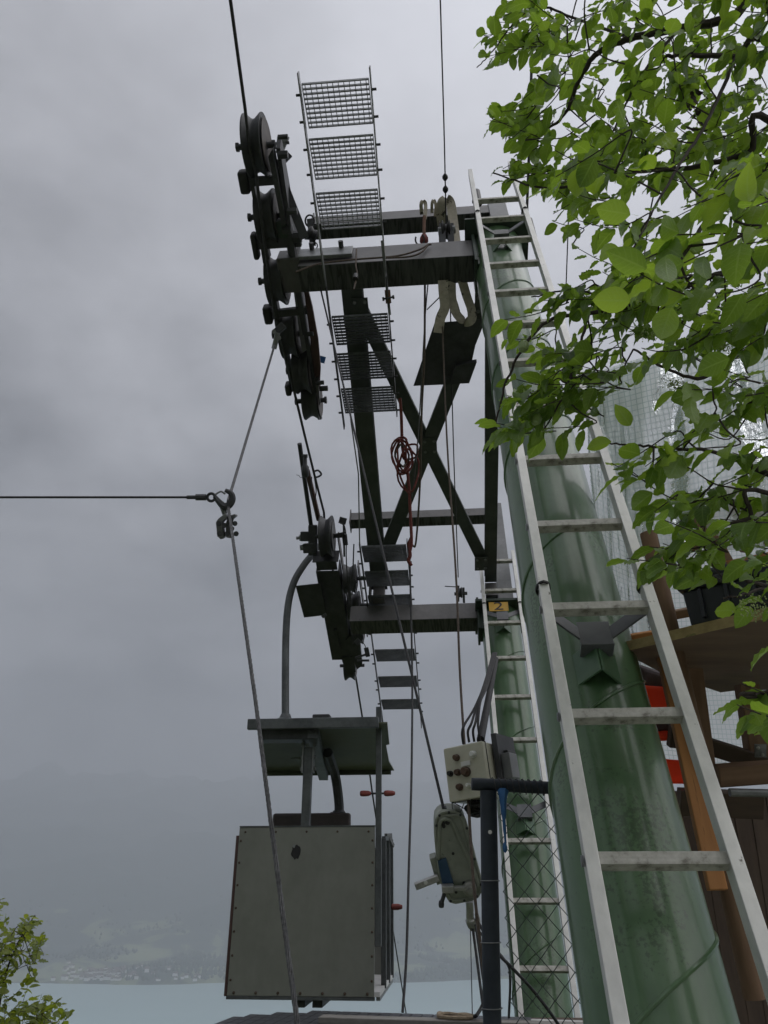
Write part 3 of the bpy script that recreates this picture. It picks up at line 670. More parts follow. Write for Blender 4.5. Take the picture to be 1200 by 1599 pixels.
FB = thing('sheave_train', W(-1.7, 4.8, 4.0), 'dark boxed sheave train on the end of the far crossarm, where the cabin hangs', 'sheave train', 'rope sheave trains')
pA, pB = PM(512, 893, 4.72), PM(536, 1031, 4.72)
ca, ma, ra = LOC(pA); cb, mb_, rb = LOC(pB); cm = (ca + cb) / 2 
mb = MB(); mb.fb(cm - .125, cm + .115, 4.72, 4.735, ra, rb); mb.fb(cm - .125, cm - .113, 4.737, 4.90, ra, rb); mb.fb(cm + .103, cm + .115, 4.737, 4.90, ra, rb)
mb.build('trough_beam', 'dark_steel', FB, bev=.003, rot=FR)
mb = MB(); mb.fb(cm - .137, cm + .127, 4.70, 4.86, ra - .16, ra - .148); mb.fb(cm - .11, cm + .10, 4.73, 4.745, ra - .148, ra - .01); mb.build('end_bracket', 'dark_steel', FB, rot=FR)
for x, y, m_, rad in ((511, 838, 4.86, .21), (0, 1, 4.86, .155), (0, 2, 4.86, .155), (0, 3, 4.86, .155), (547, 1040, 4.86, .17)):
    ctr = PM(x, y, m_) if x else W(cm + .20, m_ - .03, ra + .22 + (y - 1) * .40)
    mb = MB(); sheave(mb, ctr, rad, .12); sh = mb.build('sheave', 'dark_steel', FB)
    mb = MB(); mb.cyl(ctr - EC * .12, ctr + EC * .17, .02, 10); mb.build('axle', 'dark_steel', sh)
    mb = MB(); mb.lathe(ctr, EC, [(rad * .66, .063), (rad * .70, .067), (rad * .70, .071), (rad * .62, .067)], 32); mb.build('sheave_rim', 'arm_steel', sh)
for s, rA, rB in ((.128, ra - .35, ra + 1.0), (.29, ra + .05, ra + 1.15), (.14, ra + .75, rb + .22)):
    mb = MB(); mb.fb(cm + s, cm + s + .012, 4.84, 4.93, rA, rB); mb.build('side_plate', 'arm_steel', FB, rot=FR)
for pxs in (((533, 1028), (552, 1026), (556, 1050), (543, 1052), (537, 1040)), ((521, 985), (526, 984), (532, 1015), (526, 1014)), ((540, 1000), (552, 990), (562, 1000), (566, 1040), (558, 1046))):
    mb = MB(); mb.prism([PM(x, y, 4.70) for x, y in pxs], EM * .06); mb.build('wear_block', 'dark_steel', FB)
pts = [PM(x, y, 4.66) for x, y in ((462, 916), (500, 912), (510, 961), (475, 965))]
mb = MB(); mb.prism(pts, EM * .008); mb.build('guide_plate', 'dark_steel', FB)
for x, y, x2, y2, w in ((505, 960, 508, 964, 8), (530, 812, 541, 815, 10), (520, 836, 540, 832, 3), (537, 818, 538, 870, 3), (538, 835, 540, 852, 8), (555, 1028, 574, 1022, 3), (572, 1012, 575, 1026, 7), (556, 1000, 562, 1006, 8), (558, 1032, 577, 1032, 3), (546, 900, 548, 948, 3), (553, 850, 550, 930, 2), (551, 905, 556, 912, 6)):
    mb = MB(); mb.beam(PX(x, y, 7.75), PX(x2, y2, 7.75), w / 1200 * 7.75, .02, F_); mb.build('switch_bracket', 'dark_steel', FB)
pts = smooth_path([PX(x, y, 7.7) for x, y in ((531, 817), (538, 822), (541, 840), (541, 870), (543, 905), (546, 940))], 4)
MB().tube(pts, .006, 6).build('cable', 'rubber', FB)
pts = smooth_path([PX(x, y, 7.8) for x, y in ((562, 998), (570, 1008), (573, 1018))], 4)
MB().tube(pts, .004, 6).build('cable', 'rubber', FB)

# ------------------------------------------------------------------ ropes
def rope(name, pts, rad, mat, label, cat='rope', group=None, sm=True, n=8):
    P = smooth_path(pts, 6) if sm and len(pts) > 2 else [V(p) for p in pts]
    o = MB().tube(P, rad, n).build(name, mat, org=P[-1]); return tag(o, label, cat, group)
def laid_rope(name, pts, rad, mat, label, strands=5, lay=.13, cat='rope'):
    """steel rope with its twisted strands"""
    P = []
    for a, b in zip(pts, pts[1:]):
        k = max(2, int((b - a).length / .018)); P += [lerp(a, b, i / k) for i in range(k)]
    P.append(pts[-1]); mb = MB(); d = 0
    acc = [0]
    for a, b in zip(P, P[1:]): acc.append(acc[-1] + (b - a).length)
    t = (P[-1] - P[0]).normalized(); a = t.orthogonal().normalized(); b = t.cross(a)
    for s in range(strands):
        mb.tube([p + (a * math.cos(2 * math.pi * (l / lay + s / strands)) + b * math.sin(2 * math.pi * (l / lay + s / strands))) * rad * .60 for p, l in zip(P, acc)], rad * .36, 6, False)
    o = mb.build(name, mat, org=pts[-1]); return tag(o, label, cat)
hr = [PM(352, -60, 4.78)] + [PM(x, y, m) for x, y, m in ((360, 0, 4.77), (383, 170, 4.74), (390, 232, 4.73), (400, 270, 4.73), (412, 370, 4.73), (432, 510, 4.73), (442, 542, 4.73), (455, 592, 4.76), (476, 680, 4.86), (495, 757, 4.95), (506, 800, 5.04))]
hr += [W(-1.74, 5.06, 3.2), W(-1.72, 5.06, 4.4)] + [PM(556, 1058, 4.98), PM(566, 1120, 4.95), PM(581, 1234, 4.88), PM(612, 1440, 4.75), PM(634, 1580, 4.6), PM(690, 1960, 3.4)]
P0 = hr[0] + (hr[0] - hr[1]).normalized() * 9
rope('haul_rope', [P0] + hr, .0115, 'rope_dark', 'black haul rope running down through both sheave trains', sm=False)
JN = PX(356, 786, 4.15)
laid_rope('anchor_rope', [JN, PX(372, 900, 3.45), PX(400, 1100, 2.9), PX(424, 1290, 2.55), PX(450, 1490, 2.26), PX(465, 1599, 2.12), PX(487, 1760, 1.93)], .0088, 'rope_steel', 'thick twisted steel rope dropping in front of the cabin to the bottom edge', cat='steel rope')
rope('stay_rope', [JN + V((0, 0, .01)), PX(430, 536, 5.85)], .0085, 'rope_steel', 'thin steel stay slanting from the sheave train to the rope clamp', 'steel rope')
rope('side_cable', [PX(-500, 776, 4.3), PX(0, 777, 4.2), PX(298, 777, 4.15)], .0065, 'rope_dark', 'level cable entering from the left edge to the hook', 'cable', sm=False)
# clamp where the stay meets the haul rope
k = thing('rope_clamp', PX(436, 525, 5.85), 'small clamp gripping the haul rope at the top of the stay', 'rope clamp')
mb = MB(); mb.beam(PX(428, 522, 5.85), PX(444, 508, 5.85), .05, .05, F_); mb.build('clamp_body', 'dark_steel', k, bev=.006)
mb = MB(); mb.cyl(PX(434, 520, 5.82), PX(428, 545, 5.85), .02, 8); mb.build('socket', 'galv_steel', k)
for x, y in ((428, 518), (436, 528)):
    mb = MB(); mb.cyl(PX(x, y, 5.79), PX(x, y, 5.9), .018, 6); mb.build('bolt', 'galv_steel', k)
# hook, eye and rope grip
hk = thing('hook', PX(340, 778, 4.15), 'dark safety hook with ring joining the level cable to the steel rope', 'hook')
mb = MB(); mb.cyl(PX(292, 777, 4.15), PX(306, 777, 4.15), .011, 8); mb.cyl(PX(306, 777, 4.15), PX(322, 777, 4.15), .018, 8); mb.build('ferrule', 'dark_steel', hk)
mb = MB(); mb.tube([PX(330 + 6 * math.cos(t), 777 + 6 * math.sin(t), 4.15) for t in [i * math.pi / 8 for i in range(17)]], .008, 6, False); mb.build('ring', 'dark_steel', hk)
hp = smooth_path([PX(x, y, 4.12) for x, y in ((335, 775), (342, 784), (350, 791), (358, 789), (363, 780), (361, 771), (352, 766))], 4)
mb = MB(); mb.tube(hp, [.011 + .010 * math.sin(math.pi * i / (len(hp) - 1)) for i in range(len(hp))], 8); mb.build('hook_body', 'dark_steel', hk)
mb = MB(); mb.tube(smooth_path([PX(336, 773, 4.12), PX(345, 768, 4.12), PX(352, 772, 4.12)], 3), .005, 6); mb.build('latch', 'galv_steel', hk)
mb = MB(); mb.cyl(PX(345, 785, 4.13), PX(352, 803, 4.13), .016, 8); mb.build('swivel', 'galv_steel', hk)
gr = thing('rope_grip', PX(355, 825, 4.02), 'bolted steel rope grip clamped below the hook', 'rope grip')
for pl, dz in ((((352, 802), (341, 810), (337, 816), (339, 838), (345, 843), (350, 840), (347, 816), (356, 808)), 0), (((356, 806), (352, 820), (353, 840), (360, 841), (364, 838), (360, 826), (362, 812), (369, 806), (367, 803)), .02)):
    mb = MB(); mb.prism([PX(x, y, 4.0 + dz) for x, y in pl], F_ * .05); mb.build('cheek', 'grey_paint', gr, bev=.004)
for x, y in ((342, 818), (343, 834), (355, 834), (351, 821), (367, 818), (369, 834), (362, 826), (361, 812)):
    mb = MB(); mb.cyl(PX(x, y, 3.98), PX(x, y, 4.09), .014, 8); mb.build('bolt', 'dark_steel', gr)

rope('winch_rope', [PX(497, 435, 6.05), PX(693, 1263, 3.3)], .0065, 'rope_dark', 'taut thin rope slanting from the near crossarm to the winch', 'rope', sm=False)
rope('hanging_rope', [PX(640, 862, 7.2), PX(644, 1050, 6.6), PX(643, 1210, 6.0), PX(639, 1349, 5.5), PX(635, 1493, 5.1), PX(629, 1582, 4.85)], .009, 'rope_dark', 'black rope hanging from the red knot down to the tiled roof', 'rope')
rope('pulley_rope', [PX(686, 345, 6.3), PX(690, 470, 6.0), PX(698, 680, 5.2), PX(712, 890, 4.4), PX(719, 1058, 3.9), PX(731, 1240, 3.3), PX(740, 1380, 3.0), PX(754, 1505, 2.85), PX(762, 1590, 2.75)], .0062, 'brown_rope', 'brown rope from the pulley block down past the control box', 'rope')
rope('signal_wire', [PX(703, 440, 6.0), PX(708, 680, 6.4), PX(716, 902, 7.2)], .005, 'rope_dark', 'thin black wire from the near arm to the little pulley on the far arm', 'wire')
rope('overhead_rope', [PX(680, -300, 4.9), PX(688, 0, 5.5), PX(694, 210, 6.1), PX(697, 350, 6.45)], .0055, 'rope_dark', 'thin vertical rope with two beads coming from above to the pulley block', 'rope')
for i, (x, y) in enumerate(((695.5, 277), (696, 296))):
    mb = MB(); p = PX(x, y, 6.28); mb.lathe(p, PX(x, y + 9, 6.3) - p, [(.006, -.03), (.022, -.012), (.024, .0), (.022, .012), (.006, .03)], 12)
    tag(mb.build('rope_bead', 'black', org=p), ('upper' if i == 0 else 'lower') + ' of the two black beads on the thin overhead rope', 'bead')
rope('tail_rope', [PX(664, 440, 6.0), PX(663, 560, 5.9), PX(659, 640, 5.95), PX(656, 760, 6.3), PX(650, 846, 6.8), PX(645, 852, 6.85), PX(641, 840, 6.9)], .0085, 'brown_rope', 'long rope strand hanging right of the red coil', 'rope')
rope('tail_rope', [PX(669, 440, 6.0), PX(664, 500, 6.0), PX(656, 640, 6.1), PX(650, 720, 6.2), PX(643, 780, 6.3)], .005, 'rope_steel', 'thinner grey strand crossing behind the red coil', 'rope')
rope('guide_wire', [PX(892, 240, 7.4), PX(884, 460, 7.4)], .006, 'rope_dark', 'short dark wire seen between the leaves right of the near ladder', 'wire', sm=False)
rope('guide_wire', [PX(833, 20, 6.8), PX(826, 260, 6.9), PX(822, 360, 7.0)], .013, 'rope_dark', 'dark upright cable behind the leaves above the near mast head', 'cable', sm=False)
# red rope: lashing and coil
rc = thing('red_rope', PX(628, 715, 6.3), 'red rope hanging in a tangled coil below the middle grating steps', 'rope')
MB().tube(smooth_path([PX(x, y, 6.3) for x, y in ((625, 622), (627, 650), (629, 700), (634, 720), (639, 760), (641, 800), (643, 845), (641, 860))], 5), .013, 8).build('main_strand', 'red_rope', rc)
for q in range(7):
    rr_ = random.Random(q); cx, cy = (628, 712) if q < 5 else (638, 706); ax, ay = rr_.uniform(7, 16), rr_.uniform(16, 30); ph = rr_.uniform(0, 6)
    if q == 5: ax, ay, cx, cy = 13, 12, 641, 706
    if q == 6: ax, ay, cx, cy = 16, 34, 638, 735
    pts = [PX(cx + ax * math.cos(t) + 2 * math.sin(3 * t + ph), cy + ay * math.sin(t + .3 * math.sin(ph)), 6.27 + .06 * math.sin(t * 2 + ph)) for t in [i * 2 * math.pi / 22 for i in range(23)]]
    MB().tube(pts, .0085, 7, False).build('coil_loop', 'red_rope' if q != 4 else 'brown_rope', rc)
MB().tube(smooth_path([PX(x, y, 7.1) for x, y in ((642, 842), (639, 850), (641, 868), (638, 876), (643, 884))], 4), .016, 8).build('knot', 'red_rope', rc)
MB().tube(smooth_path([PX(x, y, 6.28) for x, y in ((622, 735), (631, 758), (639, 770), (637, 745), (640, 720))], 4), .009, 7).build('coil_loop', 'red_rope', rc)
# turnbuckle and rods between the step flights
tb = thing('rod', PX(606, 440, 5.8), 'slim rod with a rusty turnbuckle joining the two upper step flights', 'rod')
MB().cyl(PX(597, 376, 5.75), PX(609, 492, 5.85), .011, 8).build('rod_bar', 'galv_steel', tb)
MB().cyl(PX(605.3, 453, 5.8), PX(607.2, 474, 5.83), .022, 8).build('turnbuckle', 'rust', tb)
mb = MB(); mb.cyl(PX(599, 467, 5.8), PX(615, 464, 5.8), .008, 6); mb.cyl(PX(597.5, 467.5, 5.8), PX(600.5, 467, 5.8), .016, 6); mb.cyl(PX(613, 464.5, 5.8), PX(616, 464, 5.8), .016, 6); mb.build('wing_bolt', 'dark_steel', tb)
rope('step_rod', [PX(548, 655, 6.5), PX(560, 740, 6.9), PX(562, 856, 7.4)], .006, 'galv_steel', 'slim rod linking the middle and lowest step flights on the left', 'rod', sm=False)
# wires along the near arm
for i, (pts, r_, lab) in enumerate(((((462, 425), (500, 412), (560, 405), (620, 400), (655, 390), (668, 383), (674, 382)), .007, 'brown cable run looping along the face of the near crossarm'),
        (((668, 384), (660, 393), (648, 399), (630, 402), (600, 403)), .007, 'short loop of brown cable at the middle of the near crossarm'),
        (((557, 390), (556, 415), (558, 428), (553, 452)), .006, 'thin brown wire hanging across the near crossarm soffit'))):
    rope('arm_cable', [PR(x, y, .235) for x, y in pts], r_, 'brown_rope', lab, 'cable')
mb = MB(); q = PR(556, 430, .22); mb.cyl(q, q - EM * .07, .02, 8); tag(mb.build('hanging_lamp_socket', 'black', org=q), 'small black fitting dangling from a wire at the near crossarm', 'fitting')
mb = MB(); a_ = PR(466, 404, .24); ca_, ma_, _ = LOC(a_); mb.fb(ca_, ca_ + .42, ma_ - .03, ma_ + .13, .215, .245); br = mb.build('arm_bracket', 'galv_steel', near, bev=.004, rot=FR)
for dc in (.1, .33):
    mb = MB(); q = W(ca_ + dc, ma_ + .1, .21); mb.cyl(q, q - ER * .05, .02, 6); mb.build('arm_bolt', 'dark_steel', near)

# ------------------------------------------------------------------ slings and pulley on the near crossarm
def ribbon(pts, wv, th, name, mat, parent=None, org=None):
    P = smooth_path(pts, 5); mb = MB(); vs = []; n = len(P)
    for i, p in enumerate(P):
        t = (P[min(i + 1, n - 1)] - P[max(i - 1, 0)]).normalized(); w = (wv - t * wv.dot(t)); w = w.normalized() * wv.length; u = t.cross(w).normalized() * th / 2
        vs += [p - w / 2 - u, p + w / 2 - u, p + w / 2 + u, p - w / 2 + u]
    fs = [(i * 4 + k, i * 4 + (k + 1) % 4, i * 4 + 4 + (k + 1) % 4, i * 4 + 4 + k) for i in range(n - 1) for k in range(4)] + [(3, 2, 1, 0), (n * 4 - 4, n * 4 - 3, n * 4 - 2, n * 4 - 1)]
    mb.add(vs, fs, True); return mb.build(name, mat, parent, org=org, smooth_angle=50)
ws = thing('web_sling', PX(697, 325, 6.45), 'pale webbing sling looped over the upper beam holding the pulley block', 'sling')
ribbon([PX(691, 352, 6.5), PX(689, 335, 6.45), PX(690, 318, 6.42), PX(697, 311, 6.42), PX(704, 318, 6.42), PX(708, 345, 6.35), PX(712, 378, 6.2)], EC * .078, .01, 'band', 'webbing', ws)
ws2 = thing('web_sling', PX(663, 325, 6.5), 'short webbing loops over the upper beam holding the red hook', 'sling')
ribbon([PX(659, 335, 6.5), PX(658, 320, 6.45), PX(661, 314, 6.45), PX(665, 320, 6.45), PX(664, 342, 6.4)], EC * .03, .01, 'band', 'webbing', ws2)
ribbon([PX(675, 333, 6.5), PX(675, 318, 6.45), PX(678, 313, 6.45), PX(681, 322, 6.45), PX(680, 338, 6.5)], EC * .025, .01, 'band', 'webbing', ws2)
hk2 = thing('red_hook', PX(663, 370, 6.2), 'red-collared hook hanging from a webbing loop above the near crossarm', 'hook')
MB().cyl(PX(663, 338, 6.4), PX(662.5, 372, 6.25), .014, 8).build('shank', 'rust', hk2)
MB().lathe(PX(662.5, 366, 6.25), U_ * -1, [(.018, 0), (.034, .03), (.036, .06), (.02, .085)], 12).build('collar', 'red_paint', hk2)
MB().tube([PX(656 + 7 * math.cos(t), 374 + 9 * math.sin(t), 6.22) for t in [i * math.pi / 7 for i in range(-2, 9)]], .007, 6).build('hook_body', 'dark_steel', hk2)
pb = thing('pulley_block', PX(697, 365, 6.3), 'dark pulley block with side bolts sitting above the near crossarm', 'pulley')
MB().lathe(PX(697, 362, 6.3), EC, [(.05, -.04), (.09, -.032), (.09, -.026), (.06, -.006), (.06, .006), (.09, .026), (.09, .032), (.05, .04)], 24).build('sheave', 'black', pb)
for x in (691, 704):
    MB().beam(PX(x, 350, 6.28), PX(x + 1, 388, 6.18), .022, .05, EC).build('cheek_plate', 'dark_steel', pb)
mb = MB(); mb.cyl(PX(685, 362, 6.27), PX(711, 359, 6.27), .018, 8); mb.cyl(PX(685, 362, 6.27), PX(689, 361.5, 6.27), .035, 8); mb.cyl(PX(707, 359.5, 6.27), PX(711, 359, 6.27), .035, 8); mb.build('axle', 'galv_steel', pb)
MB().beam(PX(689, 389, 6.18), PX(712, 387, 6.18), .05, .05, F_).build('base_block', 'dark_steel', pb, bev=.008)
ws3 = thing('web_sling', PX(694, 470, 5.9), 'pale webbing strap hanging straight below the near crossarm', 'sling')
ribbon([PX(692, 438, 5.85), PX(693, 458, 5.85), PX(695, 480, 5.85), PX(688, 498, 5.85), PX(685, 520, 5.85)], EC * .075, .008, 'band', 'webbing', ws3)
ws4 = thing('web_sling', PX(725, 495, 5.9), 'pale webbing strap sagging in a loop under the near crossarm next to the mast', 'sling')
ribbon([PX(705, 440, 5.9), PX(706, 465, 5.88), PX(712, 488, 5.85), PX(725, 502, 5.85), PX(736, 500, 5.86), PX(737, 486, 5.88), PX(729, 462, 5.9), PX(722, 438, 5.9)], EC * .065 + ER * .03, .008, 'band', 'webbing', ws4)
rope('thin_cord', [PX(667, 484, 5.9), PX(690, 461, 5.88), PX(702, 446, 5.88)], .0045, 'rope_dark', 'thin cord tied slantwise between the straps below the near crossarm', 'cord')
rope('thin_cord', [PX(693, 438, 5.9), PX(702, 455, 5.9), PX(712, 468, 5.92), PX(718, 486, 5.95)], .0055, 'rope_dark', 'black cord curling below the near crossarm by the looped strap', 'cord')
fp = thing('small_pulley', PX(719, 928, 7.3), 'tiny dark pulley standing on the far crossarm beside the wire', 'pulley')
MB().lathe(PX(719, 926, 7.2), EC, [(.04, -.02), (.055, -.015), (.04, 0), (.055, .015), (.04, .02)], 16).build('sheave', 'dark_steel', fp)
mb = MB(); mb.beam(PX(716, 915, 7.2), PX(716, 940, 7.2), .02, .02, F_); mb.beam(PX(724, 918, 7.2), PX(725, 942, 7.2), .02, .02, F_); mb.build('fork', 'dark_steel', fp)
mb = MB(); mb.cyl(PX(695, 916, 7.2), PX(712, 917, 7.2), .005, 6); mb.cyl(PX(710, 928, 7.2), PX(730, 927, 7.2), .016, 6); mb.build('pin', 'dark_steel', fp)
# lamp and cable cluster on the near mast head
ml = thing('floodlight', PX(787, 360, 6.6), 'grey boxed floodlight on the near mast head behind the ladder', 'floodlight')
mb = MB(); a_ = W(.0, 5.16, .30); mb.box(a_ + EC * .06, EC * .11, EM * .05, ER * .09); mb.build('housing', 'grey_paint', ml, bev=.012, rot=FR)
mb = MB(); mb.box(a_ + EC * .06 - EM * .045 - ER * .02, EC * .095, EM * .004, ER * .06); mb.build('pane', 'white_plate', ml, rot=FR)
for x, y, x2, y2, r_ in ((742, 345, 742, 372, .02), (745, 300, 748, 318, .03), (826, 345, 833, 372, .035), (812, 340, 800, 372, .012), (757, 345, 770, 372, .010)):
    MB().cyl(PX(x, y, 6.6), PX(x2, y2, 6.3), r_, 8).build('insulator', 'black', ml)

# ------------------------------------------------------------------ cabin
CX0, CX1, CY0, CY1, CZ0, CZ1 = -1.16, -.07, 6.6, 7.9, .93, 2.08
cab = thing('cable_car_cabin', V(((CX0 + CX1) / 2, CY0, CZ0)), 'open cable car cabin with grey-green panel and flat green roof hanging from a bent tube', 'cabin')
def unrot(p): return Matrix.Rotation(AL, 3, 'Z') @ (p - cab.location) + cab.location
mb = MB(); mb.wb(CX0, CX1, CY0, CY0 + .02, CZ0, CZ1); fp_ = mb.build('front_panel', 'cabin_panel', cab, bev=.003)
mb = MB()
for i in range(5): p = V((lerp(CX0 + .05, CX1 - .05, i / 4), CY0, CZ1 - .035)); mb.lathe(p, V((0, -1, 0)), [(.009, 0), (.008, .004), (.003, .007)], 8)
for i in range(7):
    p = V((lerp(CX0 + .05, CX1 - .05, i / 6), CY0, CZ0 + .02)); mb.lathe(p, V((0, -1, 0)), [(.011, 0), (.010, .006), (.004, .009)], 8)
    for x in (CX0 + .018, CX1 - .018): p = V((x, CY0, lerp(CZ0 + .1, CZ1 - .1, i / 6))); mb.lathe(p, V((0, -1, 0)), [(.009, 0), (.008, .004), (.003, .007)], 8)
mb.build('rivets', 'wood_dark', fp_)['kind'] = 'stuff'
pc = PY(462, 1331, CY0 - .001); rr_ = random.Random(5)
poly = [pc + V((.040 * math.cos(t) * rr_.uniform(.75, 1.1), 0, .055 * math.sin(t) * rr_.uniform(.8, 1.1))) for t in [i * math.pi / 9 for i in range(18)]]
mb = MB(); mb.prism(poly, V((0, -.001, 0))); mb.build('worn_patch', 'conduit', fp_)
pc2 = PY(459, 1322, CY0 - .003); poly = [pc2 + V((.014 * math.cos(t) * rr_.uniform(.6, 1.2), 0, .016 * math.sin(t) * rr_.uniform(.6, 1.2))) for t in [i * math.pi / 5 for i in range(10)]]
mb = MB(); mb.prism(poly, V((0, -.001, 0))); mb.build('paper_scrap', 'galv_steel', fp_)
mb = MB(); mb.wb(CX0, CX1, CY1 - .02, CY1, CZ0, CZ1 - .1); mb.build('back_panel', 'cabin_panel', cab)
mb = MB(); mb.wb(CX0, CX0 + .02, CY0 + .021, CY1 - .021, CZ0, CZ1 - .05); mb.build('side_panel', 'cabin_panel', cab)
mb = MB(); mb.wb(CX0 - .026, CX0 - .002, CY0 + .01, CY1 - .02, CZ0 - .005, CZ1 - .06); mb.build('side_trim', 'brown_trim', cab, bev=.003)
mb = MB(); mb.wb(CX0 + .021, CX1 + .04, CY0 + .021, CY1 - .021, CZ0 + .0, CZ0 + .03); mb.build('floor', 'floor_white', cab)
mb = MB(); mb.wb(CX0 - .004, CX1 + .004, CY0 - .006, CY0 + .03, CZ0 - .022, CZ0 - .002); mb.build('sill_angle', 'cabin_steel', cab)
mb = MB(); mb.wb(CX0 + .0, CX1 + .002, CY0 - .004, CY0 + .024, CZ1 + .001, CZ1 + .010); mb.build('top_angle', 'cabin_steel', cab)
mb = MB(); mb.wb(CX1 + .012, CX1 + .042, CY0 + .03, CY1 - .03, CZ0 - .025, CZ0 - .002); mb.build('side_sill', 'galv_steel', cab)
for x in (-.66, -.53):
    mb = MB(); mb.wb(x, x + .075, CY0 + .05, CY1 - .05, CZ0 - .075, CZ0 - .024); mb.build('floor_beam', 'dark_steel', cab, bev=.004)
# corner post, handles, folding side bars
mb = MB(); mb.wb(CX1 + .004, CX1 + .050, CY0 + .002, CY0 + .05, CZ0 + .32, 3.02); mb.build('corner_post', 'cabin_steel', cab, bev=.003)
for x0, x1, Z in ((-.125 - .07, -.125 + .02, 2.33), (.0, .09, 2.33)):
    mb = MB(); y_ = CY0 + .025; mb.lathe(V((x0, y_, Z)), V((1, 0, 0)), [(.014, 0), (.022, .008), (.024, .03), (.021, .07), (.012, .09)], 10); mb.build('handle', 'red_paint', cab)
mb = MB(); mb.cyl(V((-.19, CY0 + .03, 2.33)), V((.09, CY0 + .03, 2.33)), .008, 8); mb.build('handle_bar', 'dark_steel', cab)
for y_, w in ((7.05, .045), (7.45, .05), (7.84, .05)):
    mb = MB(); mb.wb(CX1 + .01, CX1 + .05, y_, y_ + w, CZ0 + .01, CZ1 - .06 if y_ < 7.2 else CZ1 - .03); mb.build('side_bar', 'cabin_steel', cab, bev=.003)
mb = MB(); mb.beam(V((CX1 + .03, 7.07, CZ1 - .06)), V((CX1 + .03, 7.86, CZ1 - .03)), .03, .03); mb.build('side_top_rail', 'cabin_steel', cab)
mb = MB(); mb.beam(V((CX1 + .035, 7.44, CZ1 - .02)), V((CX1 + .075, 7.55, CZ1 - .10)), .02, .03); mb.beam(V((CX1 + .02, 7.40, CZ1 - .025)), V((CX1 + .06, 7.46, CZ1 - .02)), .03, .04); mb.build('latch', 'galv_steel', cab)
p = unrot(PY(611, 1417, 7.2)); mb = MB(); mb.lathe(p, V((1, 0, 0)), [(.012, 0), (.024, .01), (.024, .06), (.014, .095)], 10); mb.build('handle', 'red_paint', cab)
# seat
mb = MB(); mb.wb(-1.05, -.355, 7.28, 7.36, 1.6, 2.24); mb.build('seat_back', 'seat_brown', cab, bev=.02)
mb = MB(); mb.wb(-1.0, -.27, 6.9, 7.28, 1.38, 1.46); mb.build('seat', 'seat_brown', cab, bev=.015)
# roof
zf, zb = 2.86, 2.67
def rf_(x, y): return V((x - (y - CY0) * math.sin(AL), y, lerp(zf, zb, (y - 6.45) / 1.45)))
mb = MB(); mb.beam(rf_(-1.13, 6.45) - V((0, 0, .0)), rf_(-.04, 6.45) + V((0, 0, .0)), .05, .085); rch = mb.build('roof_channel', 'cabin_steel', cab, bev=.006)
pl = [rf_(-1.02, 6.48), rf_(-.62, 6.48), rf_(-.62, 7.9), rf_(-1.15, 7.9), rf_(-1.19, 7.7)]
mb = MB(); mb.prism(pl, V((0, 0, .012))); rpl = mb.build('roof_panel', 'roof_green', cab)
pl = [rf_(-.616, 6.48), rf_(.03, 6.48), rf_(.05, 7.05), rf_(.02, 7.07), rf_(.05, 7.6), rf_(.10, 7.9), rf_(-.616, 7.9)]
mb = MB(); mb.prism(pl, V((0, 0, .012))); mb.build('roof_panel', 'roof_green_light', cab)
e_ = []
for i in range(25):
    t = i * 2 * math.pi / 24; q = unrot(PY(464 + 8.5 * math.cos(t), 1179 + 4.5 * math.sin(t), 7.45)); e_.append(V((q.x, q.y, lerp(zf, zb, (q.y - 6.45) / 1.45) - .003)))
MB().tube(e_, .003, 4, False).build('oval_mark', 'grey_paint', rpl)
mb = MB(); mb.beam(rf_(-1.16, 7.88) - V((0, 0, .02)), rf_(.07, 7.88) - V((0, 0, .02)), .03, .04); mb.build('roof_rear_angle', 'roof_green', cab)
mb = MB(); mb.beam(rf_(-1.03, 6.60) - V((0, 0, .05)), rf_(-.56, 6.60) - V((0, 0, .05)), .20, .09); mb.build('roof_cross_beam', 'dark_steel', cab, bev=.006)
mb = MB(); mb.beam(rf_(-.585, 6.5) - V((0, 0, .06)), rf_(-.585, 7.82) - V((0, 0, .06)), .09, .09); mb.build('roof_spine', 'cabin_steel', cab, bev=.006)
# hanger posts
mb = MB(); mb.wb(-.670, -.600, CY0 + .022, CY0 + .092, CZ1 - .6, 2.70); mb.build('hanger_post', 'cabin_steel', cab, bev=.006)
mb = MB(); mb.wb(-.684, -.672, CY0 + .015, CY0 + .10, 2.50, 2.80); mb.wb(-.598, -.586, CY0 + .015, CY0 + .10, 2.50, 2.80); mb.build('hanger_clevis', 'galv_steel', cab)
mb = MB()
for x in (-.70, -.586):
    for z_ in (2.53, 2.62, 2.72): mb.cyl(V((x, CY0 + .05, z_)), V((x + .016, CY0 + .05, z_)), .016, 6)
mb.build('clevis_bolts', 'galv_steel', cab)['kind'] = 'stuff'
rp_ = smooth_path([rf_(-.5, 7.1) - V((0, 0, .05)), V((-.53, 7.5, 2.58)), V((-.51, 7.65, 2.35)), V((-.51, 7.66, 2.2))], 5)
MB().tube(rp_, .045, 8).build('rear_hanger', 'dark_steel', cab)
MB().tube([V((-.51, 7.66, 2.24)), V((-.51, 7.66, 1.9))], .042, 10).build('rear_post', 'rubber', cab)
mb = MB()
for z_ in (2.12, 2.24): mb.lathe(V((-.51, 7.66, z_)), V((0, 0, 1)), [(.052, 0), (.058, .01), (.058, .04), (.052, .05)], 12); mb.cyl(V((-.58, 7.6, z_ + .02)), V((-.44, 7.6, z_ + .02)), .012, 6)
mb.build('post_collar', 'dark_steel', cab)
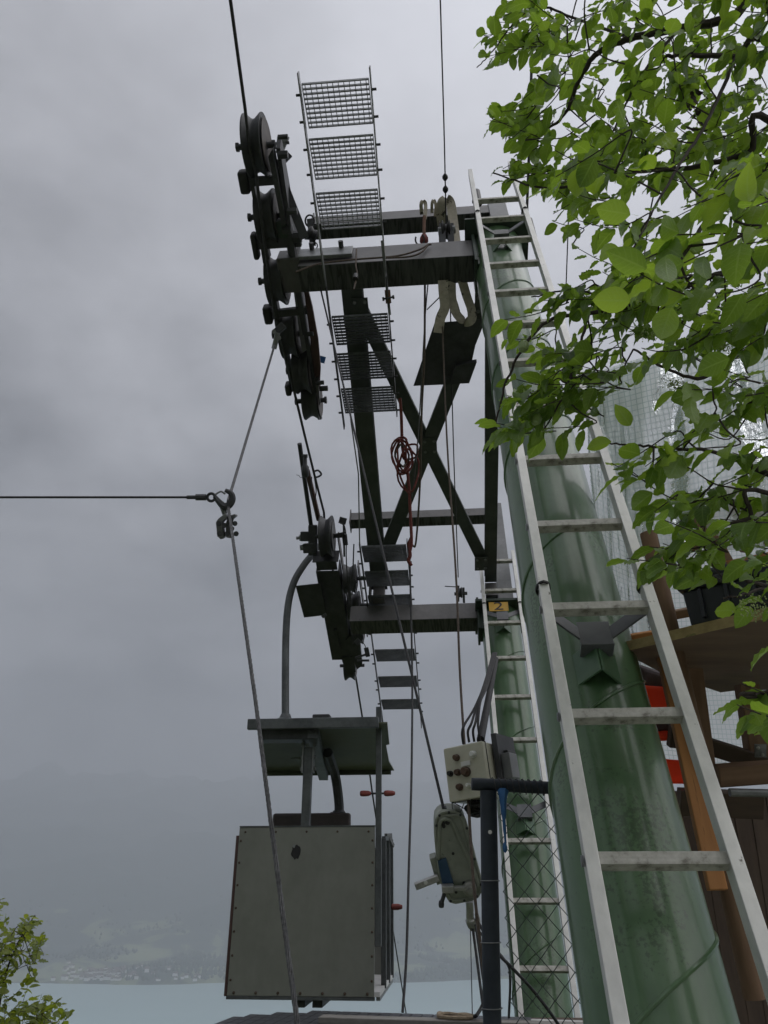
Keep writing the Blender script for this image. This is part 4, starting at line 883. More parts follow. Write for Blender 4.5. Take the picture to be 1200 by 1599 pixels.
hg = smooth_path([unrot(PY(497, 852, 7.5)), unrot(PY(488, 866, 7.48)), unrot(PY(474, 884, 7.45)), unrot(PY(460, 908, 7.42)), unrot(PY(451, 940, 7.4)), unrot(PY(447, 985, 7.38)), unrot(PY(446, 1050, 7.34)), unrot(PY(446, 1122, 7.3))], 5)
MB().tube(hg, .036, 14).build('hanger_tube', 'cabin_steel', cab)
p = unrot(PY(446, 1124, 7.3)); mb = MB(); mb.lathe(p - V((0, 0, .02)), V((0, 0, 1)), [(.10, 0), (.10, .015), (.06, .03), (.042, .07)], 14); mb.build('hanger_foot', 'cabin_steel', cab)
mb = MB(); p = unrot(PY(503, 1121, 7.2)); mb.wb(p.x - .08, p.x + .08, p.y - .06, p.y + .06, p.z - .12, p.z + .02); mb.build('roof_block', 'dark_steel', cab, bev=.01)
cab.rotation_euler = (0, 0, -AL)
# carriage on the rope
car = thing('rope_carriage', PX(490, 845, 8.0), 'dark two-armed rope carriage clamped beside the far sheave train, above the hanger tube', 'carriage')
MB().cyl(PX(468, 693, 7.4), PX(490, 850, 8.0), .022, 8).build('arm_rod', 'dark_steel', car)
MB().cyl(PX(480, 735, 7.5), PX(498, 812, 7.9), .026, 8).build('arm_rod', 'brown_trim', car)
mb = MB(); mb.lathe(PX(477, 710, 7.4), U_ * -1, [(.024, 0), (.024, .03), (.016, .035), (.020, .10), (.036, .12), (.036, .20), (.02, .22)], 10); mb.build('grip_head', 'dark_steel', car)
mb = MB(); mb.tube(smooth_path([PX(x, y, 7.5) for x, y in ((490, 737), (497, 735), (502, 741), (497, 745), (491, 746))], 4), .01, 6); mb.build('loop', 'dark_steel', car)
MB().tube(smooth_path([PX(x, y, 7.5) for x, y in ((487, 745), (486, 765), (490, 784), (494, 768), (491, 745))], 4), .006, 6).build('cable_loop', 'rubber', car)
MB().tube(smooth_path([PX(x, y, 7.5) for x, y in ((463, 742), (467, 743), (469, 746), (473, 746))], 3), .003, 5).build('wire_end', 'dark_steel', car)
mb = MB(); mb.beam(PX(470, 838, 7.9), PX(490, 838, 7.9), .10, .10, F_); mb.build('pivot_block', 'dark_steel', car, bev=.008)
mb = MB(); mb.cyl(PX(463, 841, 7.9), PX(475, 839, 7.9), .018, 8); mb.cyl(PX(468, 840, 7.9), PX(472, 840, 7.9), .035, 6); mb.cyl(PX(469, 856, 7.9), PX(482, 854, 7.9), .03, 8); mb.build('pivot_bolt', 'galv_steel', car)
mb = MB(); mb.beam(PX(474, 857, 7.9), PX(496, 855, 7.9), .10, .12, F_); mb.beam(PX(489, 820, 7.9), PX(489, 868, 7.9), .09, .10, F_); mb.build('hanger_clamp', 'dark_steel', car, bev=.01)

# ------------------------------------------------------------------ railing with chain-link
RY = 3.0
rl = thing('railing', PX(768, 1599, 2.52), 'dark pipe railing with chain-link wire in front of the far pylon', 'railing')
p0, p1 = PY(763, 1236, RY), PY(769, 1600, RY); dn = (p1 - p0).normalized()
MB().cyl(p0, p0 + dn * 2.1, .0305, 20).build('post', 'pole_blue', rl)
mb = MB(); mb.lathe(p0 + dn * .142 - V((0, .031, 0)), V((0, -1, 0)), [(.007, -.004), (.007, .001)], 10); mb.build('screw', 'white_plate', rl)
q0, q1 = PY(737, 1225, RY), PY(858, 1231, RY)
mb = MB(); mb.cyl(q0, q1, .0225, 18); mb.build('top_rail', 'pole_blue', rl)
pts = []
for i in range(120):
    t = i / 119; c_ = lerp(q0, q1, .25 + .7 * t); a_ = t * 2 * math.pi * 9; pts.append(c_ + V((0, math.cos(a_), math.sin(a_))) * .026)
MB().tube(pts, .0022, 5).build('tie_wire', 'rope_dark', rl)
h_, hv = .038, .041; xL = p0.x + .036; zT = q0.z - .03; wires = {}
def zig(par):
    pts = []
    for j in range(38):
        s = (j + par) % 2; pts.append(V((s * h_, (.004 if s else -.004), -j * hv)))
    return pts
for i in range(12):
    base = V((xL + i * h_, RY + .03, zT)); par = i % 2
    if par not in wires: wires[par] = (MB().tube([base + q for q in zig(par)], .0021, 5).build('mesh_wire', 'galv_dark' if 'galv_dark' in MATS else 'dark_green', rl), base)
    else: dup(wires[par][0], base - wires[par][1])
for k_ in range(6):
    c_ = p0 + dn * (.30 + .19 * k_) ; pts = [c_ + V((math.cos(a), math.sin(a), .05 * a / 6.3)) * .034 for a in [i * math.pi / 6 for i in range(16)]]
    MB().tube(pts, .0018, 5).build('wire_tie', 'galv_steel', rl)
MB().tube(smooth_path([PY(786, 1235, 2.98), PY(786, 1250, 2.97), PY(788, 1290, 2.97), PY(790, 1318, 2.97)], 4), [.02, .019, .017, .015, .013, .011, .010] + [.006] * 3 + [.004] * 3, 6).build('strap', 'blue_strap', rl)
p = PY(789, 1324, 2.97); MB().lathe(p, V((0, 0, 1)), [(.001, -.018), (.007, -.012), (.009, 0), (.006, .012), (.001, .018)], 10).build('strap_end', 'blue_strap', rl)

# ------------------------------------------------------------------ control box
A = PX(702, 1254, 3.28); U1 = PX(765, 1243, 3.20) - A; V1 = PX(692, 1170, 3.38) - A; Wd = U1.cross(V1).normalized()
if Wd.y < 0: Wd = -Wd
cb_ = thing('control_box', A, 'cream switch box with round buttons standing beside the railing post', 'control box')
def cbx(u, v, d=0): return A + U1 * u + V1 * v - Wd * d
mb = MB(); mb.prism([cbx(0, 0), cbx(1, 0), cbx(1, 1), cbx(0, 1)], Wd * .20); mb.build('housing', 'box_cream', cb_, bev=.006)
mb = MB(); mb.prism([cbx(-.01, -.01, -.03), cbx(1.01, -.01, -.03), cbx(1.01, 1.01, -.03), cbx(-.01, 1.01, -.03)], Wd * .004); mb.build('lid_seam', 'black', cb_)
def but(x, y, r, mat, h=.022, nm='button'):
    d = ray(x, y); t = (A - CAM).dot(Wd) / d.dot(Wd); p = CAM + d * t
    mb = MB(); mb.lathe(p, -Wd, [(r * 1.25, -.002), (r * 1.25, .005), (r, .006), (r, h), (r * .8, h + .004)], 16); mb.build(nm, mat, cb_)
for x, y, r, m_ in ((714, 1184, .012, 'knob_brown'), (740, 1178.5, .012, 'white_plate'), (704.5, 1209, .010, 'black'), (716, 1207, .012, 'knob_brown'), (719, 1230, .012, 'knob_brown'), (733, 1227, .008, 'white_plate')): but(x, y, r, m_)
but(729, 1206, .017, 'knob_brown', .03, 'rotary_switch')
d = ray(728, 1193); p = CAM + d * ((A - CAM).dot(Wd) / d.dot(Wd)); mb = MB(); mb.box(p - Wd * .003, U1.normalized() * .022, V1.normalized() * .010, Wd * .002); mb.build('label_plate', 'white_plate', cb_)
mb = MB(); mb.box(cbx(1.10, .72, -.19), U1.normalized() * .012, V1.normalized() * .10, Wd * .10); mb.build('back_plate', 'dark_steel', cb_)
b0 = PX(766, 1218, 3.3); mb = MB(); mb.box(PX(786, 1196, 3.42), U1.normalized() * .052, V1.normalized() * .055, Wd * .05); mb.build('relay_box', 'black', cb_, bev=.004)
mb = MB(); mb.box(PX(797, 1197, 3.36), U1.normalized() * .022, V1.normalized() * .052, Wd * .045); mb.build('relay_cover', 'grey_paint', cb_, bev=.003)
for i, (x0, y0) in enumerate(((724, 1160), (733, 1157), (741, 1156), (750, 1156))):
    pts = smooth_path([PX(x0, y0 + 3, 3.42), PX(x0 - 2, y0 - 14, 3.44), PX(x0 + (2, 4, 2, -3)[i], y0 - 28, 3.5), PX(742 + i * 3, 1105 - i * 3, 3.8), PX(756 + i * 2, 1070, 4.4), PX(770 + i * 2, 1020, 5.6)], 5)
    MB().tube(pts, .0058, 7).build('cable', 'conduit', cb_)
MB().cyl(PX(751, 1156, 3.5), PX(775, 1030, 5.5), .019, 10).build('conduit', 'conduit', cb_)
mb = MB()
for q in range(6):
    rr_ = random.Random(40 + q); cx, cy, ax, ay = 745 + rr_.uniform(-6, 8), 1262 + rr_.uniform(-5, 6), rr_.uniform(9, 20), rr_.uniform(6, 16)
    MB().tube([PX(cx + ax * math.cos(t), cy + ay * math.sin(t), 3.3 + .05 * math.sin(t + q)) for t in [i * math.pi / 10 for i in range(21)]], .004 if q else .007, 6, False).build('wire_loop', 'rubber', cb_)
for x in (740, 748, 755):
    MB().cyl(PX(x, 1246, 3.3), PX(x + 1, 1262, 3.3), .010, 8).build('gland', 'dark_steel', cb_)
MB().beam(PX(735, 1266, 3.34), PX(757, 1266, 3.34), .05, .05, F_).build('plug', 'black', cb_, bev=.01)
for a, b in (((706, 1253), (707, 1264)), ((707, 1253), (730, 1266)), ((725, 1255), (720, 1268))):
    MB().cyl(PX(*a, 3.28), PX(*b, 3.26), .002, 5).build('thin_wire', 'rubber', cb_)

# ------------------------------------------------------------------ wire rope hoist
wn = thing('lever_hoist', PX(735, 1400, 3.25), 'grey-green lever rope hoist with a hook, hanging beside the railing post', 'hoist')
def wz(x, y, z=3.28): return PX(640 + x / 6.95, 1250 + y / 6.95, z)
OUT = [(272, 260), (280, 190), (310, 145), (350, 118), (420, 108), (490, 110), (555, 138), (600, 195), (630, 290), (665, 420), (720, 640), (780, 860), (795, 930), (785, 1000), (745, 1065), (680, 1095), (600, 1110), (500, 1130), (440, 1115), (405, 1060), (370, 970), (320, 840), (295, 640), (275, 440)]
mb = MB(); mb.prism([wz(x, y) for x, y in OUT], F_ * .085); wb_ = mb.build('casing', 'winch_green', wn, bev=.010)
cx_ = sum(x for x, y in OUT) / len(OUT); cy_ = sum(y for x, y in OUT) / len(OUT)
MB().tube([wz(cx_ + (x - cx_) * .96, cy_ + (y - cy_) * .97, 3.279) for x, y in OUT + OUT[:1]], .006, 6, False).build('casing_rim', 'winch_green', wn)
MB().tube(smooth_path([wz(x, y, 3.278) for x, y in ((310, 640), (320, 420), (330, 250), (370, 205), (430, 215), (470, 260), (540, 430), (640, 640), (720, 820), (750, 930))], 4), .009, 7).build('raised_rib', 'winch_green', wn)
MB().tube(smooth_path([wz(x, y, 3.278) for x, y in ((400, 170), (520, 165), (580, 230), (620, 380), (680, 600))], 4), .007, 7).build('raised_rib', 'winch_green', wn)
MB().tube(smooth_path([wz(x, y, 3.278) for x, y in ((410, 1000), (450, 1070), (520, 1090), (640, 1070))], 4), .007, 7).build('raised_rib', 'winch_green', wn)
for x, y, r_ in ((360, 255, .010), (412, 243, .010), (370, 285, .008), (472, 580, .006), (590, 900, .007), (505, 1000, .006)):
    p = wz(x, y, 3.277); MB().lathe(p, -F_, [(r_, 0), (r_, .003)], 10).build('hole', 'black', wn)
for x, y in OUT[::2]:
    p = wz(cx_ + (x - cx_) * .93, cy_ + (y - cy_) * .955, 3.275); MB().lathe(p, -F_, [(.006, 0), (.006, .004), (.002, .005)], 6).build('screw', 'dark_steel', wn)
mb = MB(); mb.prism([wz(x, y, 3.270) for x, y in ((305, 662), (395, 632), (482, 920), (362, 938))], F_ * .006); mb.build('nameplate', 'blue_paint', wn)
mb = MB(); mb.prism([wz(x, y, 3.30) for x, y in ((218, 640), (285, 620), (345, 910), (300, 930), (262, 800))], F_ * .05); mb.build('lever_housing', 'winch_green', wn, bev=.003)
mb = MB(); mb.beam(wz(60, 940, 3.27), wz(315, 840, 3.28), .028, .022, F_); mb.build('lever', 'bright_steel', wn, bev=.004)
p = wz(176, 896, 3.255); MB().lathe(p, -F_, [(.008, 0), (.008, .003)], 10).build('lever_hole', 'white_plate', wn)
mb = MB(); mb.beam(wz(350, 960, 3.25), wz(480, 960, 3.25), .030, .03, F_); mb.beam(wz(480, 960, 3.25), wz(605, 955, 3.25), .018, .02, F_); mb.build('release_lever', 'bright_steel', wn, bev=.004)
p = wz(650, 952, 3.275); mb = MB(); mb.lathe(p, -F_, [(.030, 0), (.030, .012), (.022, .014), (.022, .02), (.011, .021), (.011, .032)], 20); mb.build('hub', 'bright_steel', wn)
mb = MB(); mb.cyl(wz(380, 1010, 3.28), wz(350, 1110, 3.28), .009, 8); mb.lathe(wz(345, 1130, 3.28), U_, [(.002, -.016), (.011, -.012), (.013, 0), (.011, .012), (.002, .016)], 10); mb.build('reverse_lever', 'dark_steel', wn)
hp = smooth_path([wz(x, y, 3.32) for x, y in ((650, 1100), (655, 1180), (655, 1260), (665, 1320), (690, 1370), (720, 1375), (742, 1330), (735, 1270), (722, 1225))], 5)
mb = MB(); mb.tube(hp, [.0175 * (1 - .55 * max(0, i / (len(hp) - 1) - .45) / .55) * (1.25 if .3 < i / len(hp) < .6 else 1) for i in range(len(hp))], 10); mb.build('hook', 'bright_steel', wn)
mb = MB(); mb.beam(wz(372, 130, 3.31), wz(415, 105, 3.31), .03, .03, F_); mb.build('rope_inlet', 'dark_steel', wn)
for i, (xa, ya, xb, yb, r_) in enumerate(((735, 1452, 738, 1585, .002), (739, 1452, 757, 1590, .006), (743, 1445, 759, 1560, .005))):
    rope('hoist_tail', [PX(xa, ya, 3.3), PX(xb, yb, 3.0)], r_, 'rope_dark', ('thin straight wire', 'left one of the two dark ropes', 'right one of the two dark ropes')[i] + ' dropping from the hoist hook', 'rope', sm=False)
rope('cross_rope', [PX(746, 1440, 3.25), PX(777, 1488, 3.1), PX(800, 1512, 3.06), PX(835, 1550, 3.06), PX(872, 1600, 3.05), PX(900, 1650, 3.05)], .0065, 'rope_dark', 'dark rope slanting down behind the chain-link', 'rope')
rope('cross_rope', [PX(748, 1455, 3.25), PX(790, 1502, 3.1), PX(797, 1530, 3.08), PX(795, 1590, 3.06)], .005, 'rope_dark', 'thin dark rope hanging behind the chain-link beside the post', 'rope')

# ------------------------------------------------------------------ small tiled roof below
rfz = 1.02
rt = thing('low_hut', PZ(640, 1590, rfz), 'low hut roof of dark tiles with pale joints at the bottom of the view', 'hut')
cl_, cr_ = PZ(486, 1581, rfz), PZ(835, 1592, rfz)
ex = (cr_ - cl_).normalized(); ey = V((-ex.y, ex.x, 0)); fl_ = PZ(430, 1600, rfz)
mb = MB(); mb.prism([cl_, cr_ + ex * .5, cr_ + ex * .5 - ey * .62, cl_ - ey * .62 + (fl_ - cl_).dot(ex) * ex * 1.2], V((0, 0, -.03))); mb.build('roof_bed', 'grout', rt)
t0 = None; L_ = (cr_ - cl_).length; tw = .058
for row in range(6):
    for i in range(int(L_ / tw)):
        c_ = cl_ + ex * (tw * (i + .5) + .004) - ey * (.05 + row * .1) + V((0, 0, .003))
        if t0 is None:
            mb = MB(); mb.box(c_, ex * (tw / 2 - .0025), ey * .0478, V((0, 0, .004))); t0 = mb.build('tile', 'tile_dark', rt); tb0 = c_
        else: dup(t0, c_ - tb0)
for row in range(6):
    for i in range(-6, 0):
        if tw * -i > .05 + row * .1 * 1.3: continue
        dup(t0, cl_ + ex * (tw * (i + .5) + .004) - ey * (.05 + row * .1) + V((0, 0, .003)) - tb0)
b0, b1 = PZ(505, 1590, rfz + .02), PZ(880, 1601, rfz + .02)
mb = MB(); mb.beam(b0 - ey * .05, b1 + ex * .3 - ey * .05, .10, .03); mb.build('edge_board', 'board_grey', rt, bev=.004)
cor = thing('rope_hank', PZ(715, 1587, rfz + .03), 'short hank of tan rope lying on the tiled roof', 'rope')
for q in range(3):
    pts = smooth_path([PZ(x, y, rfz + .03 + .008 * q) for x, y in ((741, 1588), (725, 1585 + q), (700, 1586 - q), (687, 1583 + q), (686, 1586 + q), (700, 1590), (722, 1589 + q), (738, 1590))], 4)
    MB().tube(pts, .0095, 7).build('strand', 'tan_rope', cor)
MB().tube(smooth_path([PZ(740, 1588, rfz + .03), PZ(745, 1586, rfz + .07), PX(754, 1570, 4.0), PX(758, 1550, 3.6)], 4), .009, 7).build('tail', 'conduit', cor)
mb = MB(); p = PZ(640, 1592, rfz - .03); mb.wb(p.x - .55, p.x + 1.1, p.y - .25, p.y + .28, near_h(p.x, p.y) - .3, rfz - .06); mb.build('roof_base', 'wood_dark', rt)

# ------------------------------------------------------------------ timber shelter with foil on the right
sh_ = thing('timber_shelter', V((1.6, 3.0, 0)), 'rough timber shelter frame covered with grid-reinforced clear foil right of the near pylon', 'shelter')
def plank(x, y, z, x2, y2, z2, w, t, mat, name='plank', up=None):
    a, b = PX(x, y, z), PX(x2, y2, z2); mb = MB(); mb.beam(a, b, w, t, up or F_)
    d = (b - a).normalized(); xx = d.cross(up or F_).normalized(); yy = xx.cross(d)
    rot = Matrix((xx, yy, d)).transposed()
    if rot.determinant() < 0: rot = Matrix((-xx, yy, d)).transposed()
    return mb.build(name, mat, sh_, bev=.004, rot=rot)
pa, pb_ = PX(1013, 833, 2.95), PX(1068, 1075, 2.72)
mb = MB(); pts = [lerp(pa, pb_, t) for t in (0, .3, .6, 1, 1.6, 2.6)]; mb.tube(pts, .032, 14); mb.build('round_post', 'wood_brown', sh_)
plank(1072, 985, 3.05, 1104, 1240, 2.8, .072, .06, 'wood_brown', 'post')
plank(1034, 1000, 2.86, 1121, 1391, 2.42, .060, .03, 'wood_orange', 'board')
plank(1166, 1070, 3.0, 1188, 1215, 2.9, .075, .06, 'wood_brown', 'post')
plank(1075, 780, 3.5, 1150, 918, 3.3, .075, .06, 'wood_brown', 'rafter')
plank(1130, 770, 3.5, 1225, 850, 3.3, .095, .06, 'wood_brown', 'rafter')
plank(1150, 850, 3.4, 1215, 800, 3.4, .10, .05, 'wood_brown', 'rafter')
plank(1030, 868, 3.3, 1110, 846, 3.3, .036, .04, 'wood_brown', 'purlin')
plank(1040, 963, 3.2, 1110, 950, 3.2, .036, .04, 'wood_brown', 'purlin')
plank(985, 1000, 3.0, 1035, 992, 3.0, .045, .03, 'wood_orange', 'purlin')
plank(1095, 1162, 2.9, 1215, 1200, 2.9, .060, .05, 'wood_dark', 'brace')
plank(1120, 1212, 2.75, 1230, 1204, 2.75, .072, .05, 'wood_brown', 'rail_board')
plank(1045, 1150, 3.1, 1105, 1156, 3.1, .085, .04, 'wood_dark', 'brace')
plank(1060, 1252, 3.1, 1190, 1258, 3.1, .10, .05, 'wood_dark', 'brace')
mb = MB(); mb.cyl(PX(1140, 1238, 2.7), PX(1260, 1241, 2.7), .014, 12); mb.build('pipe_rail', 'galv_steel', sh_)
mb = MB(); mb.box(PX(1188, 1173, 2.85), V((.021, 0, 0)), U_ * .024, F_ * .003); mb.build('steel_plate', 'galv_steel', sh_)
for x, y in ((1184, 1168), (1191, 1179)):
    p = PX(x, y, 2.842); MB().lathe(p, -F_, [(.006, 0), (.006, .006), (.002, .008)], 8).build('screw', 'bright_steel', sh_)
zs = CAM.z + .757
top = [PZ(x, y, zs) for x, y in ((972, 1019), (1200, 966), (1330, 940), (1330, 1075), (1150, 1079), (1126, 1082), (1031, 1050))]
mb = MB(); mb.prism(top, V((0, 0, .035))); s0 = mb.build('shelf_board', ['plywood_under', 'wood_edge'], sh_)
for p in s0.data.polygons: p.material_index = 0 if p.normal.z < -.5 else 1
# dark board wall behind, lower right
wz0 = 3.45
for i in range(11):
    x0 = 1040 + i * 27
    a_, b_ = PX(x0 - 22, 1236, wz0), PX(x0 + 42, 1640, wz0 - .5)
    mb = MB(); mb.beam(a_, b_, .075, .02, F_); mb.build('wall_board', 'wood_dark', sh_, bev=.002)
# foil sheets
def sheet(name, mat, rows, amp, seed, nu=40, nv=40, parent=sh_):
    """rows: left edge and right edge survey points from top to bottom"""
    Lp = smooth_path([PX(*p) for p, q in rows], 10); Rp = smooth_path([PX(*q) for p, q in rows], 10)
    mb = MB(); vs = []; uvs = []; n = len(Lp)
    for j in range(n):
        for i in range(nu + 1):
            t = i / nu; p = lerp(Lp[j], Rp[j], t)
            nz = noise.fractal(V((p.x * 3.2 + seed, p.z * 1.6, p.y * 2)), .8, 2, 4); nz += .5 * math.sin(t * 21 + 3 * noise.noise(V((p.z * 2, seed, 0))))
            p = p + F_ * nz * amp - U_ * .25 * math.sin(math.pi * t) * amp * 3
            vs.append(p)
    fs = [(j * (nu + 1) + i, j * (nu + 1) + i + 1, (j + 1) * (nu + 1) + i + 1, (j + 1) * (nu + 1) + i) for j in range(n - 1) for i in range(nu)]
    mb.add(vs, fs, True); o = mb.build(name, mat, parent, smooth_angle=180); me = o.data
    uvl = me.uv_layers.new(name='UVMap'); Wd_ = (Rp[n // 2] - Lp[n // 2]).length; Hd = sum((Lp[k + 1] - Lp[k]).length for k in range(n - 1))
    for poly in me.polygons:
        for li in poly.loop_indices:
            vi = me.loops[li].vertex_index; j, i = divmod(vi, nu + 1); uvl.data[li].uv = (i / nu * Wd_, j / (n - 1) * Hd)
    return o
sheet('foil_roof', 'foil_clear', [((915, 585, 3.5), (1330, 430, 3.6)), ((932, 680, 3.45), (1330, 560, 3.5)), ((955, 790, 3.4), (1330, 700, 3.4)), ((985, 860, 3.35), (1330, 830, 3.3))], .05, 2)
sheet('foil_side', 'foil_clear', [((915, 590, 3.55), (1010, 560, 3.5)), ((925, 800, 3.45), (1012, 840, 3.35)), ((950, 1050, 3.3), (1040, 1050, 3.2))], .03, 9, nu=24)
sheet('foil_wall', 'foil_white', [((980, 800, 3.85), (1330, 760, 3.85)), ((1000, 1000, 3.75), (1330, 980, 3.75)), ((1040, 1200, 3.65), (1330, 1210, 3.65))], .012, 5)
# crate on the shelf
zb_ = zs + .036
A = PZ(1072, 977, zb_); B = PZ(1230, 948, zb_); ex = (B - A).normalized(); ey = V((-ex.y, ex.x, 0))
if ey.y < 0: ey = -ey
A = A + ey * .02
crt = thing('storage_crate', A, 'black plastic storage crate with rope handles on the timber shelf', 'crate')
w_, d_, hh_ = .48, .28, .155
mb = MB(); vs = []
for z_, ins in ((0, .008), (hh_ - .03, 0)):
    for a, b in ((0, 0), (1, 0), (1, 1), (0, 1)):
        vs.append(A + ex * (lerp(ins, w_ - ins, a)) + ey * lerp(ins, d_ - ins, b) + V((0, 0, z_)))
mb.add(vs, [(3, 2, 1, 0), (4, 5, 6, 7), (0, 1, 5, 4), (1, 2, 6, 5), (2, 3, 7, 6), (3, 0, 4, 7)]); mb.build('body', 'crate_black', crt, bev=.008)
mb = MB(); mb.box(A + ex * (w_ / 2) + ey * (d_ / 2) + V((0, 0, hh_ - .012)), ex * (w_ / 2 + .012), ey * (d_ / 2 + .012), V((0, 0, .016))); mb.build('rim', 'crate_black', crt, bev=.006)
mb = MB(); mb.box(A + ex * (w_ / 2) + ey * (d_ / 2) + V((0, 0, hh_ + .022)), ex * (w_ / 2 - .005), ey * (d_ / 2 - .005), V((0, 0, .017))); mb.build('lid', 'crate_black', crt, bev=.012)
for i in range(5):
    mb = MB(); mb.box(A + ex * (.06 + i * .085) + ey * .0 + V((0, 0, .07)), ex * .006, ey * .012, V((0, 0, .05))); mb.build('rib', 'crate_black', crt, bev=.002)
tp = A + V((0, 0, hh_ + .05))
pts = smooth_path([tp + ex * .01 + ey * .05, tp + ex * -.03 + ey * .04 + V((0, 0, .012)), tp + ex * .03 + ey * .02 + V((0, 0, .03)), tp + ex * .10 + ey * .03 + V((0, 0, .028)), tp + ex * .15 + ey * .05 + V((0, 0, .0))], 6)
MB().tube(pts, .0095, 8).build('rope_handle', 'brown_rope', crt)
MB().beam(tp + ex * .13 + ey * .06 + V((0, 0, .004)), tp + ex * .40 + ey * .07 + V((0, 0, .004)), .03, .018).build('wood_slat', 'wood_orange', crt)
# red and grey jacket behind
jk = thing('red_bag', PX(1040, 1150, 3.15), 'red and grey bag hung behind the timber post, right of the near pylon', 'bag')
m_, t_, b_, o_ = newmat('red_fabric'); b_.inputs['Base Color'].default_value = (.82, .13, .06, 1); b_.inputs['Roughness'].default_value = .6
tl_ = N(t_, 'ShaderNodeBsdfTranslucent'); tl_.inputs[0].default_value = (.95, .20, .09, 1); mx_ = N(t_, 'ShaderNodeMixShader'); mx_.inputs[0].default_value = .6
t_.links.new(b_.outputs[0], mx_.inputs[1]); t_.links.new(tl_.outputs[0], mx_.inputs[2]); t_.links.new(mx_.outputs[0], o_.inputs[0])
def blobq(pts, z, th, name, mat):
    if mat == 'red_plastic':
        mb = MB(); n_ = 8; A_, B_, C_, D_ = [PX(x, y, z) for x, y in pts]; vs = []
        for j in range(n_ + 1):
            for i in range(n_ + 1):
                u, v = i / n_, j / n_; p = lerp(lerp(A_, B_, u), lerp(D_, C_, u), v); vs.append(p - F_ * (.02 * math.sin(math.pi * u) * math.sin(math.pi * v) + .008 * noise.noise(p * 18)))
        mb.add(vs, [(j * (n_ + 1) + i, j * (n_ + 1) + i + 1, (j + 1) * (n_ + 1) + i + 1, (j + 1) * (n_ + 1) + i) for j in range(n_) for i in range(n_)], True)
        o = mb.build(name, 'red_fabric', jk, smooth_angle=180); sd = o.modifiers.new('thickness', 'SOLIDIFY'); sd.thickness = .004; return
    mb = MB(); mb.prism([PX(x, y, z) for x, y in pts], F_ * th); mb.build(name, mat, jk, bev=.015)
blobq(((1000, 1040), (1045, 1055), (1050, 1078), (1005, 1075)), 3.12, .06, 'grey_flap', 'jacket_grey')
blobq(((1000, 1070), (1062, 1076), (1072, 1126), (1010, 1126)), 3.05, .08, 'red_pocket', 'red_plastic')
blobq(((1008, 1124), (1064, 1122), (1066, 1145), (1020, 1147)), 3.14, .06, 'grey_band', 'jacket_grey')
blobq(((1020, 1144), (1068, 1142), (1066, 1154), (1030, 1157)), 3.13, .06, 'red_band', 'red_plastic')
blobq(((1040, 1186), (1080, 1190), (1085, 1224), (1050, 1224)), 3.13, .08, 'red_base', 'red_plastic')

# ------------------------------------------------------------------ foliage
def leaf_shape(rng):
    """unit leaf along +x, blade in xy, folded on the midrib and drooping"""
    fold = rng.uniform(.05, .40); droop = rng.uniform(-.12, .6); wid = rng.uniform(.25, .33); tw = rng.uniform(-.35, .35); wav = rng.uniform(0, .05)
    st = [(0.0, .05), (.07, .40), (.17, .72), (.30, .94), (.44, 1.0), (.58, .95), (.71, .80), (.82, .58), (.91, .32), (1.0, .02)]
    vs = []; fs = []
    vs.append((-.22, 0, .03)); vs.append((-.22, .008, .03))
    for i, (t, w) in enumerate(st):
        z = -droop * t * t; ww = wid * w; s = math.sin(tw * t)
        e = wav * (1 if i % 2 else -1)
        vs += [(t, -ww, z + fold * ww + s * ww + e), (t, 0, z), (t, ww, z + fold * ww - s * ww - e)]
    fs.append((0, 1, 4, 3)) if False else None
    for i in range(len(st) - 1):
        a = 2 + i * 3
        fs += [(a, a + 3, a + 4, a + 1), (a + 1, a + 4, a + 5, a + 2)]
    fs += [(0, 3, 1)]
    vein = [.5, .5] + [x for _ in st for x in (1.0, 0.0, 1.0)]; along = [0, 0] + [t for t, w in st for _ in range(3)]
    return [V(v) for v in vs], fs, vein, along
